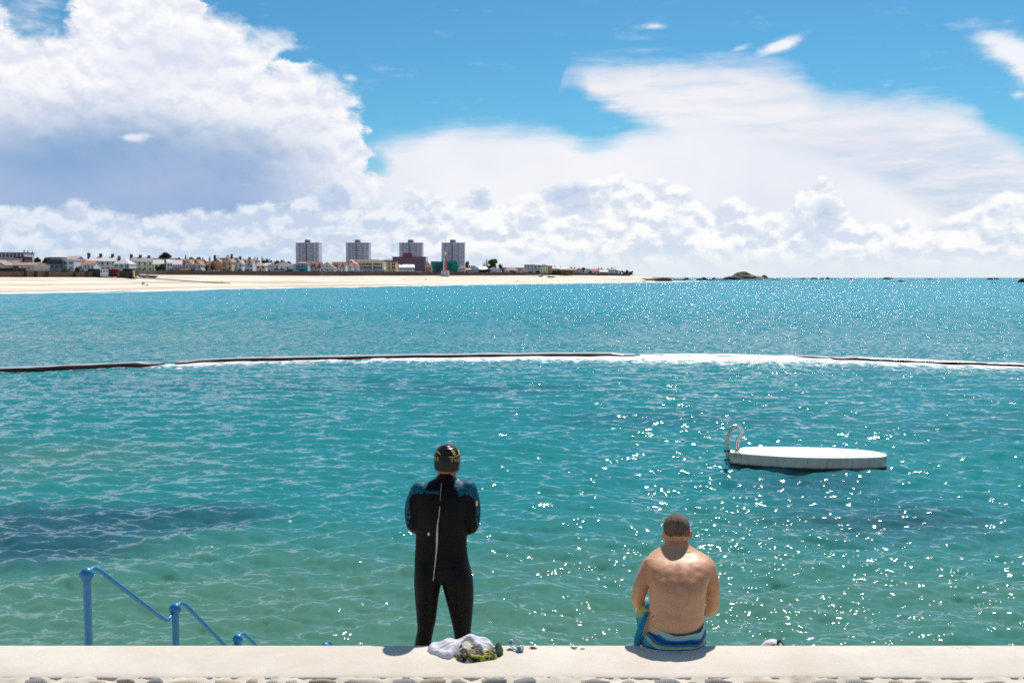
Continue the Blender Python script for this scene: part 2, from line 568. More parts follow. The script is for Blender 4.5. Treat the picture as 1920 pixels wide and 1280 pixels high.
def build_water():
    # rows at growing distance, columns at growing width: a fan that is fine near the wall and coarse at sea
    radii = [7.2, 7.8, 8.4, 9, 9.6, 10.2, 10.8, 11.4, 12, 12.4, 12.7]
    while radii[-1] < 45000:
        r = radii[-1]
        radii.append(r + max(0.034, min(r * r / 5279 * 0.62, r * 0.06)) if r < 400 else r * 1.05)
    radii = np.array(radii)
    th = np.concatenate([np.linspace(-75, -33, 40)[:-1], np.linspace(-33, 33, 900), np.linspace(33, 75, 40)[1:]])
    th = np.radians(th)
    nr, nc = len(radii), len(th)
    RR, TT = np.meshgrid(radii, th, indexing='ij')
    X, Y = (RR * np.sin(TT)).ravel(), (RR * np.cos(TT)).ravel()
    dr = np.gradient(radii)
    DR = np.maximum(np.repeat(dr, nc), RR.ravel() * math.radians(66 / 900) * 0.8)
    Zw = np.zeros_like(X)
    DX = np.zeros_like(X)
    DY = np.zeros_like(X)
    lost = np.zeros_like(X)
    tot = 0.0
    near = RR.ravel() < 400
    xi, yi, dri = X[near], Y[near], DR[near]
    z_, dx_, dy_, ls_ = (np.zeros_like(xi) for _ in range(4))
    r2 = np.random.default_rng(3)
    N = 150
    for i in range(N):
        lam = 0.14 * (2.6 / 0.14) ** ((i + r2.random()) / N)
        th_ = math.radians(-104) + r2.normal(0, 0.5)
        k = 2 * math.pi / lam
        st = 0.054 if lam < .6 else 0.047 if lam < 1.2 else 0.027
        a = st / k
        kx, ky = math.cos(th_) * k, math.sin(th_) * k
        fade = sm(lam, 2.4, 4.5) if False else np.clip((lam / dri - 2.2) / 2.2, 0, 1)
        ph = kx * xi + ky * yi + r2.random() * 6.283
        # groups of waves: the amplitude wanders slowly
        gm = 0.75 + 0.45 * np.sin(kx * 0.13 * xi - ky * 0.11 * yi + r2.random() * 6.28)
        s, c = np.sin(ph), np.cos(ph)
        z_ += a * gm * fade * s
        dx_ -= 0.5 * a * gm * fade * c * math.cos(th_)
        dy_ -= 0.5 * a * gm * fade * c * math.sin(th_)
        ls_ += (1 - fade)
        tot += 1
    Zw[near], DX[near], DY[near] = z_, dx_, dy_
    lost[:] = 1.0
    lost[near] = ls_ / tot
    P = np.stack([X, Y], 1)
    # foam: overtopping at the pool wall, wash on the beach
    foam = np.zeros_like(X)
    swash = np.zeros_like(X)
    sel = (RR.ravel() > 40) & (RR.ravel() < 140)
    d, s = seg_dist(P[sel], PW)
    d = d * s                                     # positive inside the pool
    px = 960 + F * P[sel][:, 0] / P[sel][:, 1]
    amt = interp(px, [(-50, .55), (0, .55), (60, .5), (200, .6), (300, .85), (400, .9), (640, .8), (800, .95), (1000, 1.0), (1180, 1.05), (1260, 1.08), (1420, 1.08), (1550, .95), (1750, .95), (1920, .9)])
    wid = interp(px, [(0, 2.2), (250, 2.2), (330, 5.0), (640, 5.5), (900, 6.5), (1180, 9), (1300, 12), (1450, 12), (1600, 9), (1800, 8), (1920, 6)])
    wid = np.maximum(wid, 0.5) * 1.35
    f_in = np.where(d > -1.3, np.exp(-np.clip(d, 0, None) / (wid * 0.55)) * amt, 0)
    f_out = np.where(d <= 0, np.exp(-np.clip(-d - 0.6, 0, None) / 1.1) * 0.8 * amt, 0)
    foam[sel] = np.maximum(f_in, f_out)
    sel = (RR.ravel() > 250) & (RR.ravel() < 2500)
    d, s = seg_dist(P[sel], SH)
    d = d * s
    px = 960 + F * P[sel][:, 0] / P[sel][:, 1]
    wd = interp(px, [(0, 26), (300, 34), (600, 34), (900, 50), (1200, 80)])
    swash[sel] = np.where(px < 1330, np.clip(np.exp(-np.clip(d, 0, None) / wd) * 1.15, 0, 1), 0)
    foam = np.maximum(foam, swash)
    # seabed weeds, sand and depth, with raft shadow and cloud reflection painted in
    u, v = 960 + F * X / Y, 521 + F * CAM_Z / Y

    def bl(px, py, sx, sy):
        return np.exp(-(((u - px) / sx) ** 2 + ((v - py) / sy) ** 2))
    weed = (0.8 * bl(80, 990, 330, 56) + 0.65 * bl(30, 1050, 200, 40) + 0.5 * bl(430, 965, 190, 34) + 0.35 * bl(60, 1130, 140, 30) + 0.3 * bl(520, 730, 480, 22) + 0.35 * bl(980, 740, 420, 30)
            + 0.5 * bl(1300, 790, 360, 26) + 0.6 * bl(1720, 980, 360, 80) + 0.5 * bl(1510, 905, 190, 32) + 0.4 * bl(1850, 800, 230, 40)  # blob below the raft: its shadow, painted into the water colour
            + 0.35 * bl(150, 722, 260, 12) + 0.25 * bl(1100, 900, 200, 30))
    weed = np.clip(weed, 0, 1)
    shallow_sheen = sm(v, 800, 1190) * (0.75 + 0.25 * bl(200, 1150, 900, 140))
    shallow_sheen = np.clip(shallow_sheen + 0.5 * bl(60, 860, 400, 70), 0, 1)  # paler left blob: white-cloud reflection painted into the water colour
    Zw[RR.ravel() > 40] *= np.clip(1 - 0.0 * foam[RR.ravel() > 40], 0.2, 1)
    co = np.stack([X + DX, Y + DY, Zw], 1).astype(np.float32)
    ii = np.arange((nr - 1) * (nc - 1))
    a = (ii // (nc - 1)) * nc + ii % (nc - 1)
    quads = np.stack([a, a + 1, a + nc + 1, a + nc], 1).astype(np.int32)
    me = bpy.data.meshes.new('water')
    me.vertices.add(len(co))
    me.vertices.foreach_set('co', co.ravel())
    me.loops.add(quads.size)
    me.loops.foreach_set('vertex_index', quads.ravel())
    me.polygons.add(len(quads))
    me.polygons.foreach_set('loop_start', np.arange(0, quads.size, 4, dtype=np.int32))
    me.polygons.foreach_set('use_smooth', np.ones(len(quads), dtype=bool))
    me.update(calc_edges=True)
    for nm, arr in (('foam', foam), ('weed', weed), ('shallow_sheen', shallow_sheen), ('lost', lost)):
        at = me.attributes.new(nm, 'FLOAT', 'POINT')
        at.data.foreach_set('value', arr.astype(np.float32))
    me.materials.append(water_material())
    o = bpy.data.objects.new('water', me)
    C.objects.link(o)
    o['kind'] = 'structure'
    print('water faces', len(quads))


def water_material():
    m = bpy.data.materials.new('sea_water')
    m.use_nodes = True
    nt = m.node_tree
    g = NT(nt)
    b = nt.nodes['Principled BSDF']

    def attr(nm):
        n = g.node('ShaderNodeAttribute', attribute_name=nm)
        return n.outputs['Fac']
    geo = g.node('ShaderNodeNewGeometry')
    pos = geo.outputs['Position']
    s = g.xyz(pos)
    dist = g.m('SQRT', g.add(g.mul(s[0], s[0]), g.mul(s[1], s[1])))
    lost = attr('lost')
    # body colour of the water
    patch = g.noise(g.vmul(pos, (0.06, 0.13, 0)), 1.0, 4, 0.6)
    patch2 = g.noise(g.vmul(pos, (0.006, 0.012, 0)), 1.0, 4, 0.6)
    shal_sheen = g.step(g.add(attr('shallow_sheen'), g.mul(g.sub(patch, 0.5), 0.9)), 0.1, 0.95)
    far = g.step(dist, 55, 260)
    c = g.mix(shal_sheen, W_MID, W_NEAR)
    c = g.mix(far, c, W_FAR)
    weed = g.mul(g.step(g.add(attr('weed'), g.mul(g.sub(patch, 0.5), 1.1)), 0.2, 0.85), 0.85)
    c = g.mix(weed, c, W_WEED_SHADE)
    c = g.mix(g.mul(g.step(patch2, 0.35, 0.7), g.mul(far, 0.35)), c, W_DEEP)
    # waves too small for the mesh: slopes straight from noise
    p1 = g.vmul(pos, (1.0, 1.7, 1))
    n1 = g.vop('SUBTRACT', g.noise(p1, 3.6, 4, 0.62, color=True), (0.5, 0.5, 0.5))
    n2 = g.vop('SUBTRACT', g.noise(p1, 0.9, 3, 0.62, color=True), (0.5, 0.5, 0.5))
    gust = g.step(g.noise(g.vmul(pos, (0.02, 0.05, 0)), 1.0, 3, 0.5), 0.3, 0.7, 0.75, 1.2)
    k1 = g.mad(lost, 0.35, W_K1)
    k2 = g.mul(g.mul(lost, W_K2), gust)
    v1 = g.vop('MULTIPLY', n1, g.vec(k1, k1, 0.0))
    n2s = g.xyz(n2)
    v2 = g.vec(g.mul(n2s[0], k2), g.mul(g.m('ABSOLUTE', n2s[1]), g.mul(k2, -1.25)), 0.0)   # the faces turned to the shore are the ones that show
    # far out the wave trains show as long crests end-on
    n3 = g.xyz(g.vop('SUBTRACT', g.noise(g.vmul(pos, (0.8, 0.15, 0)), 1.0, 3, 0.6, color=True), (0.5, 0.5, 0.5)))
    fk = g.mul(g.step(dist, 60, 170), W_K3)
    v3 = g.vec(g.mul(n3[0], fk), g.mul(g.m('ABSOLUTE', n3[1]), g.mul(fk, -1.2)), 0.0)
    nn = g.vop('ADD', g.vop('ADD', g.vop('ADD', geo.outputs['Normal'], v1), v2), v3)
    nm = g.node('ShaderNodeVectorMath', operation='NORMALIZE')
    nt.links.new(nn, nm.inputs[0])
    # foam
    fn = g.noise(g.vmul(pos, (0.9, 0.45, 1)), 2.0, 6, 0.72)
    fn2 = g.noise(g.vmul(pos, (0.35, 0.06, 1)), 0.35, 5, 0.6)
    fno = g.mix(g.step(dist, 150, 250), fn, fn2)
    fo = attr('foam')
    fsum = g.add(fo, g.mul(g.sub(fno, 0.5), 2.1))
    foam = g.mul(g.step(fsum, 0.5, 0.9), g.step(fo, 0.03, 0.2))
    # a few small caps out at sea
    c = g.mix(foam, c, (0.86, 0.88, 0.88, 1))
    # light scattered back from within the water does not follow the ripples; the mirror on top does
    nt.nodes.remove(b)
    df = g.node('ShaderNodeBsdfDiffuse')
    nt.links.new(c, df.inputs['Color'])
    fl = g.node('ShaderNodeVectorMath', operation='NORMALIZE')
    nt.links.new(g.vop('ADD', g.vmul(geo.outputs['Normal'], (W_DIF, W_DIF, W_DIF)), (0, 0, 1 - W_DIF)), fl.inputs[0])
    nt.links.new(fl.outputs[0], df.inputs['Normal'])
    gl = g.node('ShaderNodeBsdfGlossy')
    nt.links.new(g.step(dist, 60, 400, W_ROUGH, 0.05), gl.inputs['Roughness'])
    gl.inputs['Color'].default_value = (1, 1, 1, 1)
    nt.links.new(nm.outputs[0], gl.inputs['Normal'])
    fr = g.node('ShaderNodeFresnel')
    fr.inputs['IOR'].default_value = 1.333
    nt.links.new(nm.outputs[0], fr.inputs['Normal'])
    ms = g.node('ShaderNodeMixShader')
    nt.links.new(g.mul(fr.outputs[0], g.sub(1.0, foam)), ms.inputs[0])
    nt.links.new(df.outputs[0], ms.inputs[1])
    nt.links.new(gl.outputs[0], ms.inputs[2])
    nt.links.new(ms.outputs[0], nt.nodes['Material Output'].inputs['Surface'])
    return m


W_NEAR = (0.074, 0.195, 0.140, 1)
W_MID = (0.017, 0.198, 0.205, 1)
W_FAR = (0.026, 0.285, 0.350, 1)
W_WEED_SHADE = (0.020, 0.080, 0.115, 1)
W_DEEP = (0.012, 0.180, 0.280, 1)
W_K1, W_K2, W_K3, W_ROUGH, W_DIF = 0.62, 1.7, 1.6, 0.045, 0.3
build_water()

# ------------------------------------------------------------------ beach and the ground of the town
LAND_PX = [-900, -300, 0, 100, 200, 252, 300, 400, 500, 600, 700, 800, 900, 1000, 1040, 1100, 1160, 1190, 1215, 1262]
WALLBASE_PX = [(-900, 519), (0, 519.3), (250, 519.3), (256, 515.5), (300, 515), (600, 517), (900, 516.6), (1010, 516.0), (1100, 516.2), (1190, 517.2), (1215, 519.0), (1262, 520.6)]
WALLTOP_PX = [(-900, 509), (0, 509), (250, 509), (256, 507.6), (300, 507.8), (560, 509), (900, 510.8), (1010, 511.6), (1100, 512.2), (1190, 514)]


def wall_y(px):
    return float(interp(px, [(-900, 470), (0, 455), (250, 520), (300, 560), (600, 700), (900, 1000), (1190, 1330), (1262, 1400)]))


def top_z(px):
    return at_y(px, float(interp(px, WALLTOP_PX)), wall_y(px)).z


def base_z(px):
    return at_y(px, float(interp(px, WALLBASE_PX)), wall_y(px)).z


def sand_material():
    m = bpy.data.materials.new('pale_sand')
    m.use_nodes = True
    nt = m.node_tree
    g = NT(nt)
    b = nt.nodes['Principled BSDF']
    pos = g.node('ShaderNodeNewGeometry').outputs['Position']
    wet = g.node('ShaderNodeAttribute', attribute_name='wet').outputs['Fac']
    up = g.node('ShaderNodeAttribute', attribute_name='up').outputs['Fac']
    along = g.noise(g.vec(g.mul(g.xyz(pos)[0], 0.01), g.mul(up, 9.0), 0.0), 1.0, 5, 0.6)
    fine = g.noise(g.vmul(pos, (0.03, 0.08, 0)), 1.0, 6, 0.65)
    c = g.mix(g.step(fine, 0.3, 0.7), (0.68, 0.57, 0.43, 1), (0.86, 0.77, 0.64, 1))
    c = g.mix(g.mul(g.step(along, 0.48, 0.62), 0.8), c, (0.38, 0.28, 0.18, 1))
    weedl = g.mul(g.step(g.noise(g.vec(g.mul(g.xyz(pos)[0], 0.03), g.mul(up, 22.0), 3.0), 1.0, 4, 0.65), 0.6, 0.68), g.step(fine, 0.4, 0.6))
    c = g.mix(g.mul(weedl, 0.75), c, (0.16, 0.11, 0.07, 1))
    c = g.mix(g.mul(wet, 0.35), c, (0.50, 0.41, 0.32, 1))
    nt.links.new(c, b.inputs['Base Color'])
    b.inputs['Roughness'].default_value = 0.9
    return m


def build_beach():
    cols = []
    pxs = np.concatenate([np.arange(-900, -20, 40), np.arange(-20, 1262, 7), [1262]])
    rows_t = np.concatenate([[-0.6, -0.15], np.linspace(0, 1, 26)])
    vs, wet, upv = [], [], []
    for px in pxs:
        sh = ground(px, float(interp(px, SHORE_PX)), 0.0)
        wy = wall_y(px)
        wb = at_y(px, float(interp(px, WALLBASE_PX)), wy + 0.5)
        for t in rows_t:
            p = sh.lerp(wb, t)
            if t >= 0:
                z = wb.z * (t ** 0.85)
                z += 0.25 * mnoise.noise(Vector((p.x * 0.02, p.y * 0.02, 0))) * math.sin(math.pi * min(1, t))
            else:
                z = t * 3.0
            vs.append((p.x, p.y, z))
            wet.append(max(0, 1 - max(0, t) / 0.2))
            upv.append(t)
    n = len(rows_t)
    mb = MB()
    fs = []
    for i in range(len(pxs) - 1):
        for j in range(n - 1):
            a = i * n + j
            fs.append((a, a + n, a + n + 1, a + 1))
    mb.add(vs, fs)
    o = mb.build('beach', sand_material(), smooth=True)
    for nm, arr in (('wet', wet), ('up', upv)):
        at = o.data.attributes.new(nm, 'FLOAT', 'POINT')
        at.data.foreach_set('value', np.array(arr, dtype=np.float32))
    o['kind'] = 'structure'
    # ground of the town: from the wall top inland
    mb = MB()
    vs, fs = [], []
    pl = [p for p in LAND_PX if p <= 1190]
    for px in pl:
        w_ = at_y(px, 515, wall_y(px) + 0.6)
        z = top_z(px) - 0.9
        dirv = Vector((w_.x, w_.y)).normalized()
        for e, dz in ((0, 0), (60, 0.0), (420, 1.0), (900, 2.0)):
            vs.append((w_.x + dirv.x * e, w_.y + dirv.y * e, z + dz))
    for i in range(len(pl) - 1):
        for j in range(3):
            a = i * 4 + j
            fs.append((a, a + 4, a + 5, a + 1))
    mb.add(vs, fs)
    o = mb.build('town_ground', mat('town_earth', (0.16, 0.14, 0.10), 0.95, 0.2, 0.05))
    o['kind'] = 'structure'


build_beach()


# ------------------------------------------------------------------ town: shared materials and pieces
def wallmat(rgb, nm=None):
    c = tuple(min(.86, x * 1.32) for x in lin(*rgb)[:3])
    return mat(nm or 'render_%d_%d_%d' % rgb, c, 0.85, 0.10, 0.35)


GLASS = mat('dark_window_glass', (0.07, 0.08, 0.10), 0.15, 0.3, 0.5)
GLASSB = mat('bluish_window_glass', (0.26, 0.33, 0.38), 0.12, 0.3, 0.4)
BRICK = mat('chimney_brick', (0.14, 0.09, 0.075), 0.9, 0.25, 2.0)
DOORM = mat('door_paint', (0.10, 0.09, 0.10), 0.5, 0.15, 1.0)
TRIM = mat('white_paint_far', (0.72, 0.72, 0.72), 0.6, 0.06, 1.0)
ROOFS = {
    'white': mat('pale_slate_roof', (0.66, 0.65, 0.66), 0.45, 0.08, 0.8),
    'grey': mat('grey_slate_roof', (0.27, 0.25, 0.28), 0.5, 0.14, 0.8),
    'dark': mat('dark_slate_roof', (0.045, 0.055, 0.075), 0.5, 0.2, 0.8),
    'terra': mat('terracotta_tile_roof', (0.42, 0.20, 0.125), 0.8, 0.2, 0.9),
    'brown': mat('brown_tile_roof', (0.22, 0.12, 0.085), 0.85, 0.2, 0.9),
    'pink': mat('faded_pink_roof', (0.52, 0.36, 0.31), 0.8, 0.15, 0.9),
    'red': mat('red_sheet_roof', (0.55, 0.05, 0.06), 0.6, 0.1, 0.9),
    'tan': mat('tan_tile_roof', (0.36, 0.27, 0.22), 0.85, 0.15, 0.9),
}
_w = MB().box(-0.5, 0.5, -0.06, 0.0, 0, 1)
WIN = {}


def winmesh(m):
    if m.name not in WIN:
        WIN[m.name] = MB().box(-0.5, 0.5, -0.06, 0.06, 0, 1).mesh('window', m)
    return WIN[m.name]


def mpp(D):
    return D / F


def dadj(px):
    """keeps every building on the town side of the sea wall"""
    return float(interp(px, [(300, 0), (330, 24), (500, 24), (545, 12), (600, 12), (640, 22), (660, 72), (720, 92), (740, 112), (780, 116), (810, 80), (840, 6), (900, 6), (930, 14), (965, 36), (990, 46), (1160, 48)]))


def house(name, px0, px1, ridge, eave, D, rgb, roof, label, kind='side', rot=0.0, depth=9.0, base=None, cols=3, floors=None,
          chim=(), win=GLASS, win_h=1.35, win_w=0.95, door=True, cat='house', group=None, skip=(), extra=None, dormer=(), trim=False):
    """a building from its extent at distance D; local axes: x along the front, -y the front, z up from its base"""
    D = D + dadj((px0 + px1) / 2)
    W = (px1 - px0) * mpp(D)
    ca, sa = math.cos(R(rot)), abs(math.sin(R(rot)))
    w = max(2.0, (W - depth * sa) / ca)
    pc = (px0 + px1) / 2
    c = at_y(pc, 510, D)
    zb = top_z(min(1190, max(-300, pc))) - 1.0 if base is None else at_y(pc, base, D).z
    he = at_y(pc, eave, D).z - zb
    hr = at_y(pc, ridge, D).z - zb
    t = thing(name, (c.x, c.y + depth / 2, zb), label, cat, group)
    t.rotation_euler = (0, 0, R(rot))
    hw, hd = w / 2, depth / 2
    wm = wallmat(rgb)
    m = MB().box(-hw, hw, -hd, hd, -1.5, he)
    if kind == 'side':
        for s in (-1, 1):
            x0, x1 = (s * hw, s * (hw - 0.3)) if s < 0 else (hw - 0.3, hw)
            x0, x1 = min(x0, x1), max(x0, x1)
            m.add([(x0, -hd, he), (x0, hd, he), (x0, 0, hr - 0.1), (x1, -hd, he), (x1, hd, he), (x1, 0, hr - 0.1)],
                  [(0, 1, 2), (5, 4, 3), (0, 3, 4, 1), (1, 4, 5, 2), (2, 5, 3, 0)])
    elif kind == 'gable':
        for s in (-1, 1):
            y0, y1 = (-hd, -hd + 0.3) if s < 0 else (hd - 0.3, hd)
            m.add([(-hw, y0, he), (hw, y0, he), (0, y0, hr - 0.1), (-hw, y1, he), (hw, y1, he), (0, y1, hr - 0.1)],
                  [(0, 1, 2), (5, 4, 3), (0, 3, 4, 1), (1, 4, 5, 2), (2, 5, 3, 0)])
    m.build('wall', wm, t)
    rm = ROOFS[roof]
    o, th = 0.35, 0.22
    rb = MB()
    if kind == 'side':
        sl = (hr - he) / hd
        for s in (-1, 1):
            ys = s * (hd + o)
            ze = he - o * sl
            rb.rings([[(-hw - o, ys, ze), (-hw - o, 0, hr), (-hw - o, 0, hr + th), (-hw - o, ys, ze + th)],
                      [(hw + o, ys, ze), (hw + o, 0, hr), (hw + o, 0, hr + th), (hw + o, ys, ze + th)]])
    elif kind == 'gable':
        sl = (hr - he) / hw
        for s in (-1, 1):
            xs = s * (hw + o)
            ze = he - o * sl
            rb.rings([[(xs, -hd - o, ze), (0, -hd - o, hr), (0, -hd - o, hr + th), (xs, -hd - o, ze + th)],
                      [(xs, hd + o, ze), (0, hd + o, hr), (0, hd + o, hr + th), (xs, hd + o, ze + th)]])
    elif kind == 'hip':
        k = max(0.0, hw - hd * 0.9)
        vs = [(-hw - o, -hd - o, he), (hw + o, -hd - o, he), (hw + o, hd + o, he), (-hw - o, hd + o, he), (-k, 0, hr), (k + 0.01, 0, hr)]
        rb.add(vs, [(0, 1, 5, 4), (1, 2, 5), (2, 3, 4, 5), (3, 0, 4), (3, 2, 1, 0)])
    elif kind == 'mansard':
        i = (hr - he) * 0.45
        rb.rings([[(-hw - o, -hd - o, he), (hw + o, -hd - o, he), (hw + o, hd + o, he), (-hw - o, hd + o, he)],
                  [(-hw + i, -hd + i, hr), (hw - i, -hd + i, hr), (hw - i, hd - i, hr), (-hw + i, hd - i, hr)]])
    else:
        rb.box(-hw - 0.25, hw + 0.25, -hd - 0.25, hd + 0.25, he + 0.003, max(hr, he + 0.3))
    ro = rb.build('roof', rm, t)
    for cx_, ytop in chim:                                 # chimneys: px of the stack and its top
        lx = (cx_ - pc) * mpp(D) / ca
        zt = at_y(cx_, ytop, D).z - zb
        cw = 0.65 if not isinstance(label, str) or 'wide' not in label else 0.8
        cb = MB().box(lx - cw, lx + cw, -0.45, 0.45, hr - 1.2, zt - 0.5)
        cb.box(lx - cw - 0.12, lx + cw + 0.12, -0.55, 0.55, zt - 0.5, zt - 0.3)
        for q in (-0.35, 0.35):
            cb.box(lx + q - 0.14, lx + q + 0.14, -0.14, 0.14, zt - 0.3, zt + 0.25)
        cb.build('chimney', BRICK, ro)
    fl = floors if floors is not None else max(1, int(round(he / 2.9)))
    if cols:
        me = winmesh(win)
        for f in range(fl):
            z0 = he - (f + 1) * min(2.8, he / fl) + (min(2.8, he / fl) - win_h) * 0.62
            for k in range(cols):
                if (f, k) in skip:
                    continue
                x = -hw + w * (k + 0.5) / cols
                ob = put(me, 'window', t, (x, -hd, z0), (min(win_w, w / cols * 0.7), 1, win_h))
                if trim:
                    put(winmesh(TRIM), 'sill', ob, (0, -0.08, -0.12), (1.25, 1, 0.1))
        if kind == 'gable' and hr - he > 2.2:
            put(me, 'window', t, (0, -hd, he + (hr - he) * 0.25), (0.9, 1, 1.0))
        if rot > 4:                                        # windows in the gable end that shows on the left
            for f in range(fl):
                z0 = he - (f + 1) * min(2.8, he / fl) + 0.9
                put(me, 'window', t, (-hw, 1.2, z0), (0.8, 1, 1.1), R(90))
    if door:
        put(winmesh(DOORM), 'door', t, (-hw + w * 0.5 + (0.5 if cols % 2 == 0 else w / max(1, cols) * 0.5), -hd, 0.0), (1.0, 1, 2.1))
    for dx in dormer:                                      # dormers on the front slope, at px
        lx = (dx - pc) * mpp(D) / ca
        zd = he + (hr - he) * 0.25
        yd = -hd * (1 - 0.25)
        db = MB().box(lx - 0.9, lx + 0.9, yd - 0.15, yd + 2.2, zd - 0.1, zd + 1.35)
        do = db.build('dormer', wm, t)
        MB().rings([[(lx - 1.1, yd - 0.35, zd + 1.35), (lx, yd - 0.35, zd + 2.0), (lx + 1.1, yd - 0.35, zd + 1.35)],
                    [(lx - 1.1, yd + 2.4, zd + 1.35), (lx, yd + 2.4, zd + 2.0), (lx + 1.1, yd + 2.4, zd + 1.35)]]).build('dormer_roof', rm, do)
        ob = put(me, 'window', do, (lx, yd - 0.15, zd + 0.2), (1.1, 1, 1.0))
    if extra:
        extra(t, w, depth, he, hr, zb, D, pc)
    return t


def local_box(t, name, m, pc, D, px0, px1, y0, y1, ya, yb, zb):
    """box part given by its px extent in front of a house"""
    x0, x1 = (px0 - pc) * mpp(D), (px1 - pc) * mpp(D)
    z0, z1 = at_y(pc, y1, D).z - zb, at_y(pc, y0, D).z - zb
    return MB().box(x0, x1, ya, yb, z0, z1).build(name, m, t)


WHITE, CREAM, PALE, TANW, BEIGE, YEL = (226, 226, 228), (236, 222, 198), (214, 214, 218), (204, 160, 124), (216, 188, 162), (238, 212, 168)


def conservatory(px0, px1, y0, y1):
    def f(t, w, dp, he, hr, zb, D, pc):
        o = local_box(t, 'conservatory', TRIM, pc, D, px0, px1, y0, y1, -dp / 2 - 2.5, -dp / 2 - 0.003, zb)
        n = 3
        x0, x1 = (px0 - pc) * mpp(D), (px1 - pc) * mpp(D)
        z0, z1 = at_y(pc, y1, D).z - zb, at_y(pc, y0, D).z - zb
        for k in range(n):
            put(winmesh(GLASSB), 'pane', o, (x0 + (x1 - x0) * (k + .5) / n, -dp / 2 - 2.5, z0 + (z1 - z0) * .22), ((x1 - x0) / n * .8, 1, (z1 - z0) * .6))
    return f


def bz(px, y):
    """distance at which the beach surface shows at this px"""
    sh = ground(px, float(interp(px, SHORE_PX)), 0.0)
    wy = wall_y(px)
    wb = at_y(px, float(interp(px, WALLBASE_PX)), wy + .5)
    best = None
    for k in range(400):
        t_ = k / 399
        q = sh.lerp(wb, t_)
        z = wb.z * t_ ** .85
        py = 640 - F * math.tan(math.atan2(z - CAM_Z, q.y) + PITCH)
        e = abs(py - y)
        if best is None or e < best[0]:
            best = (e, q.y)
    return best[1]

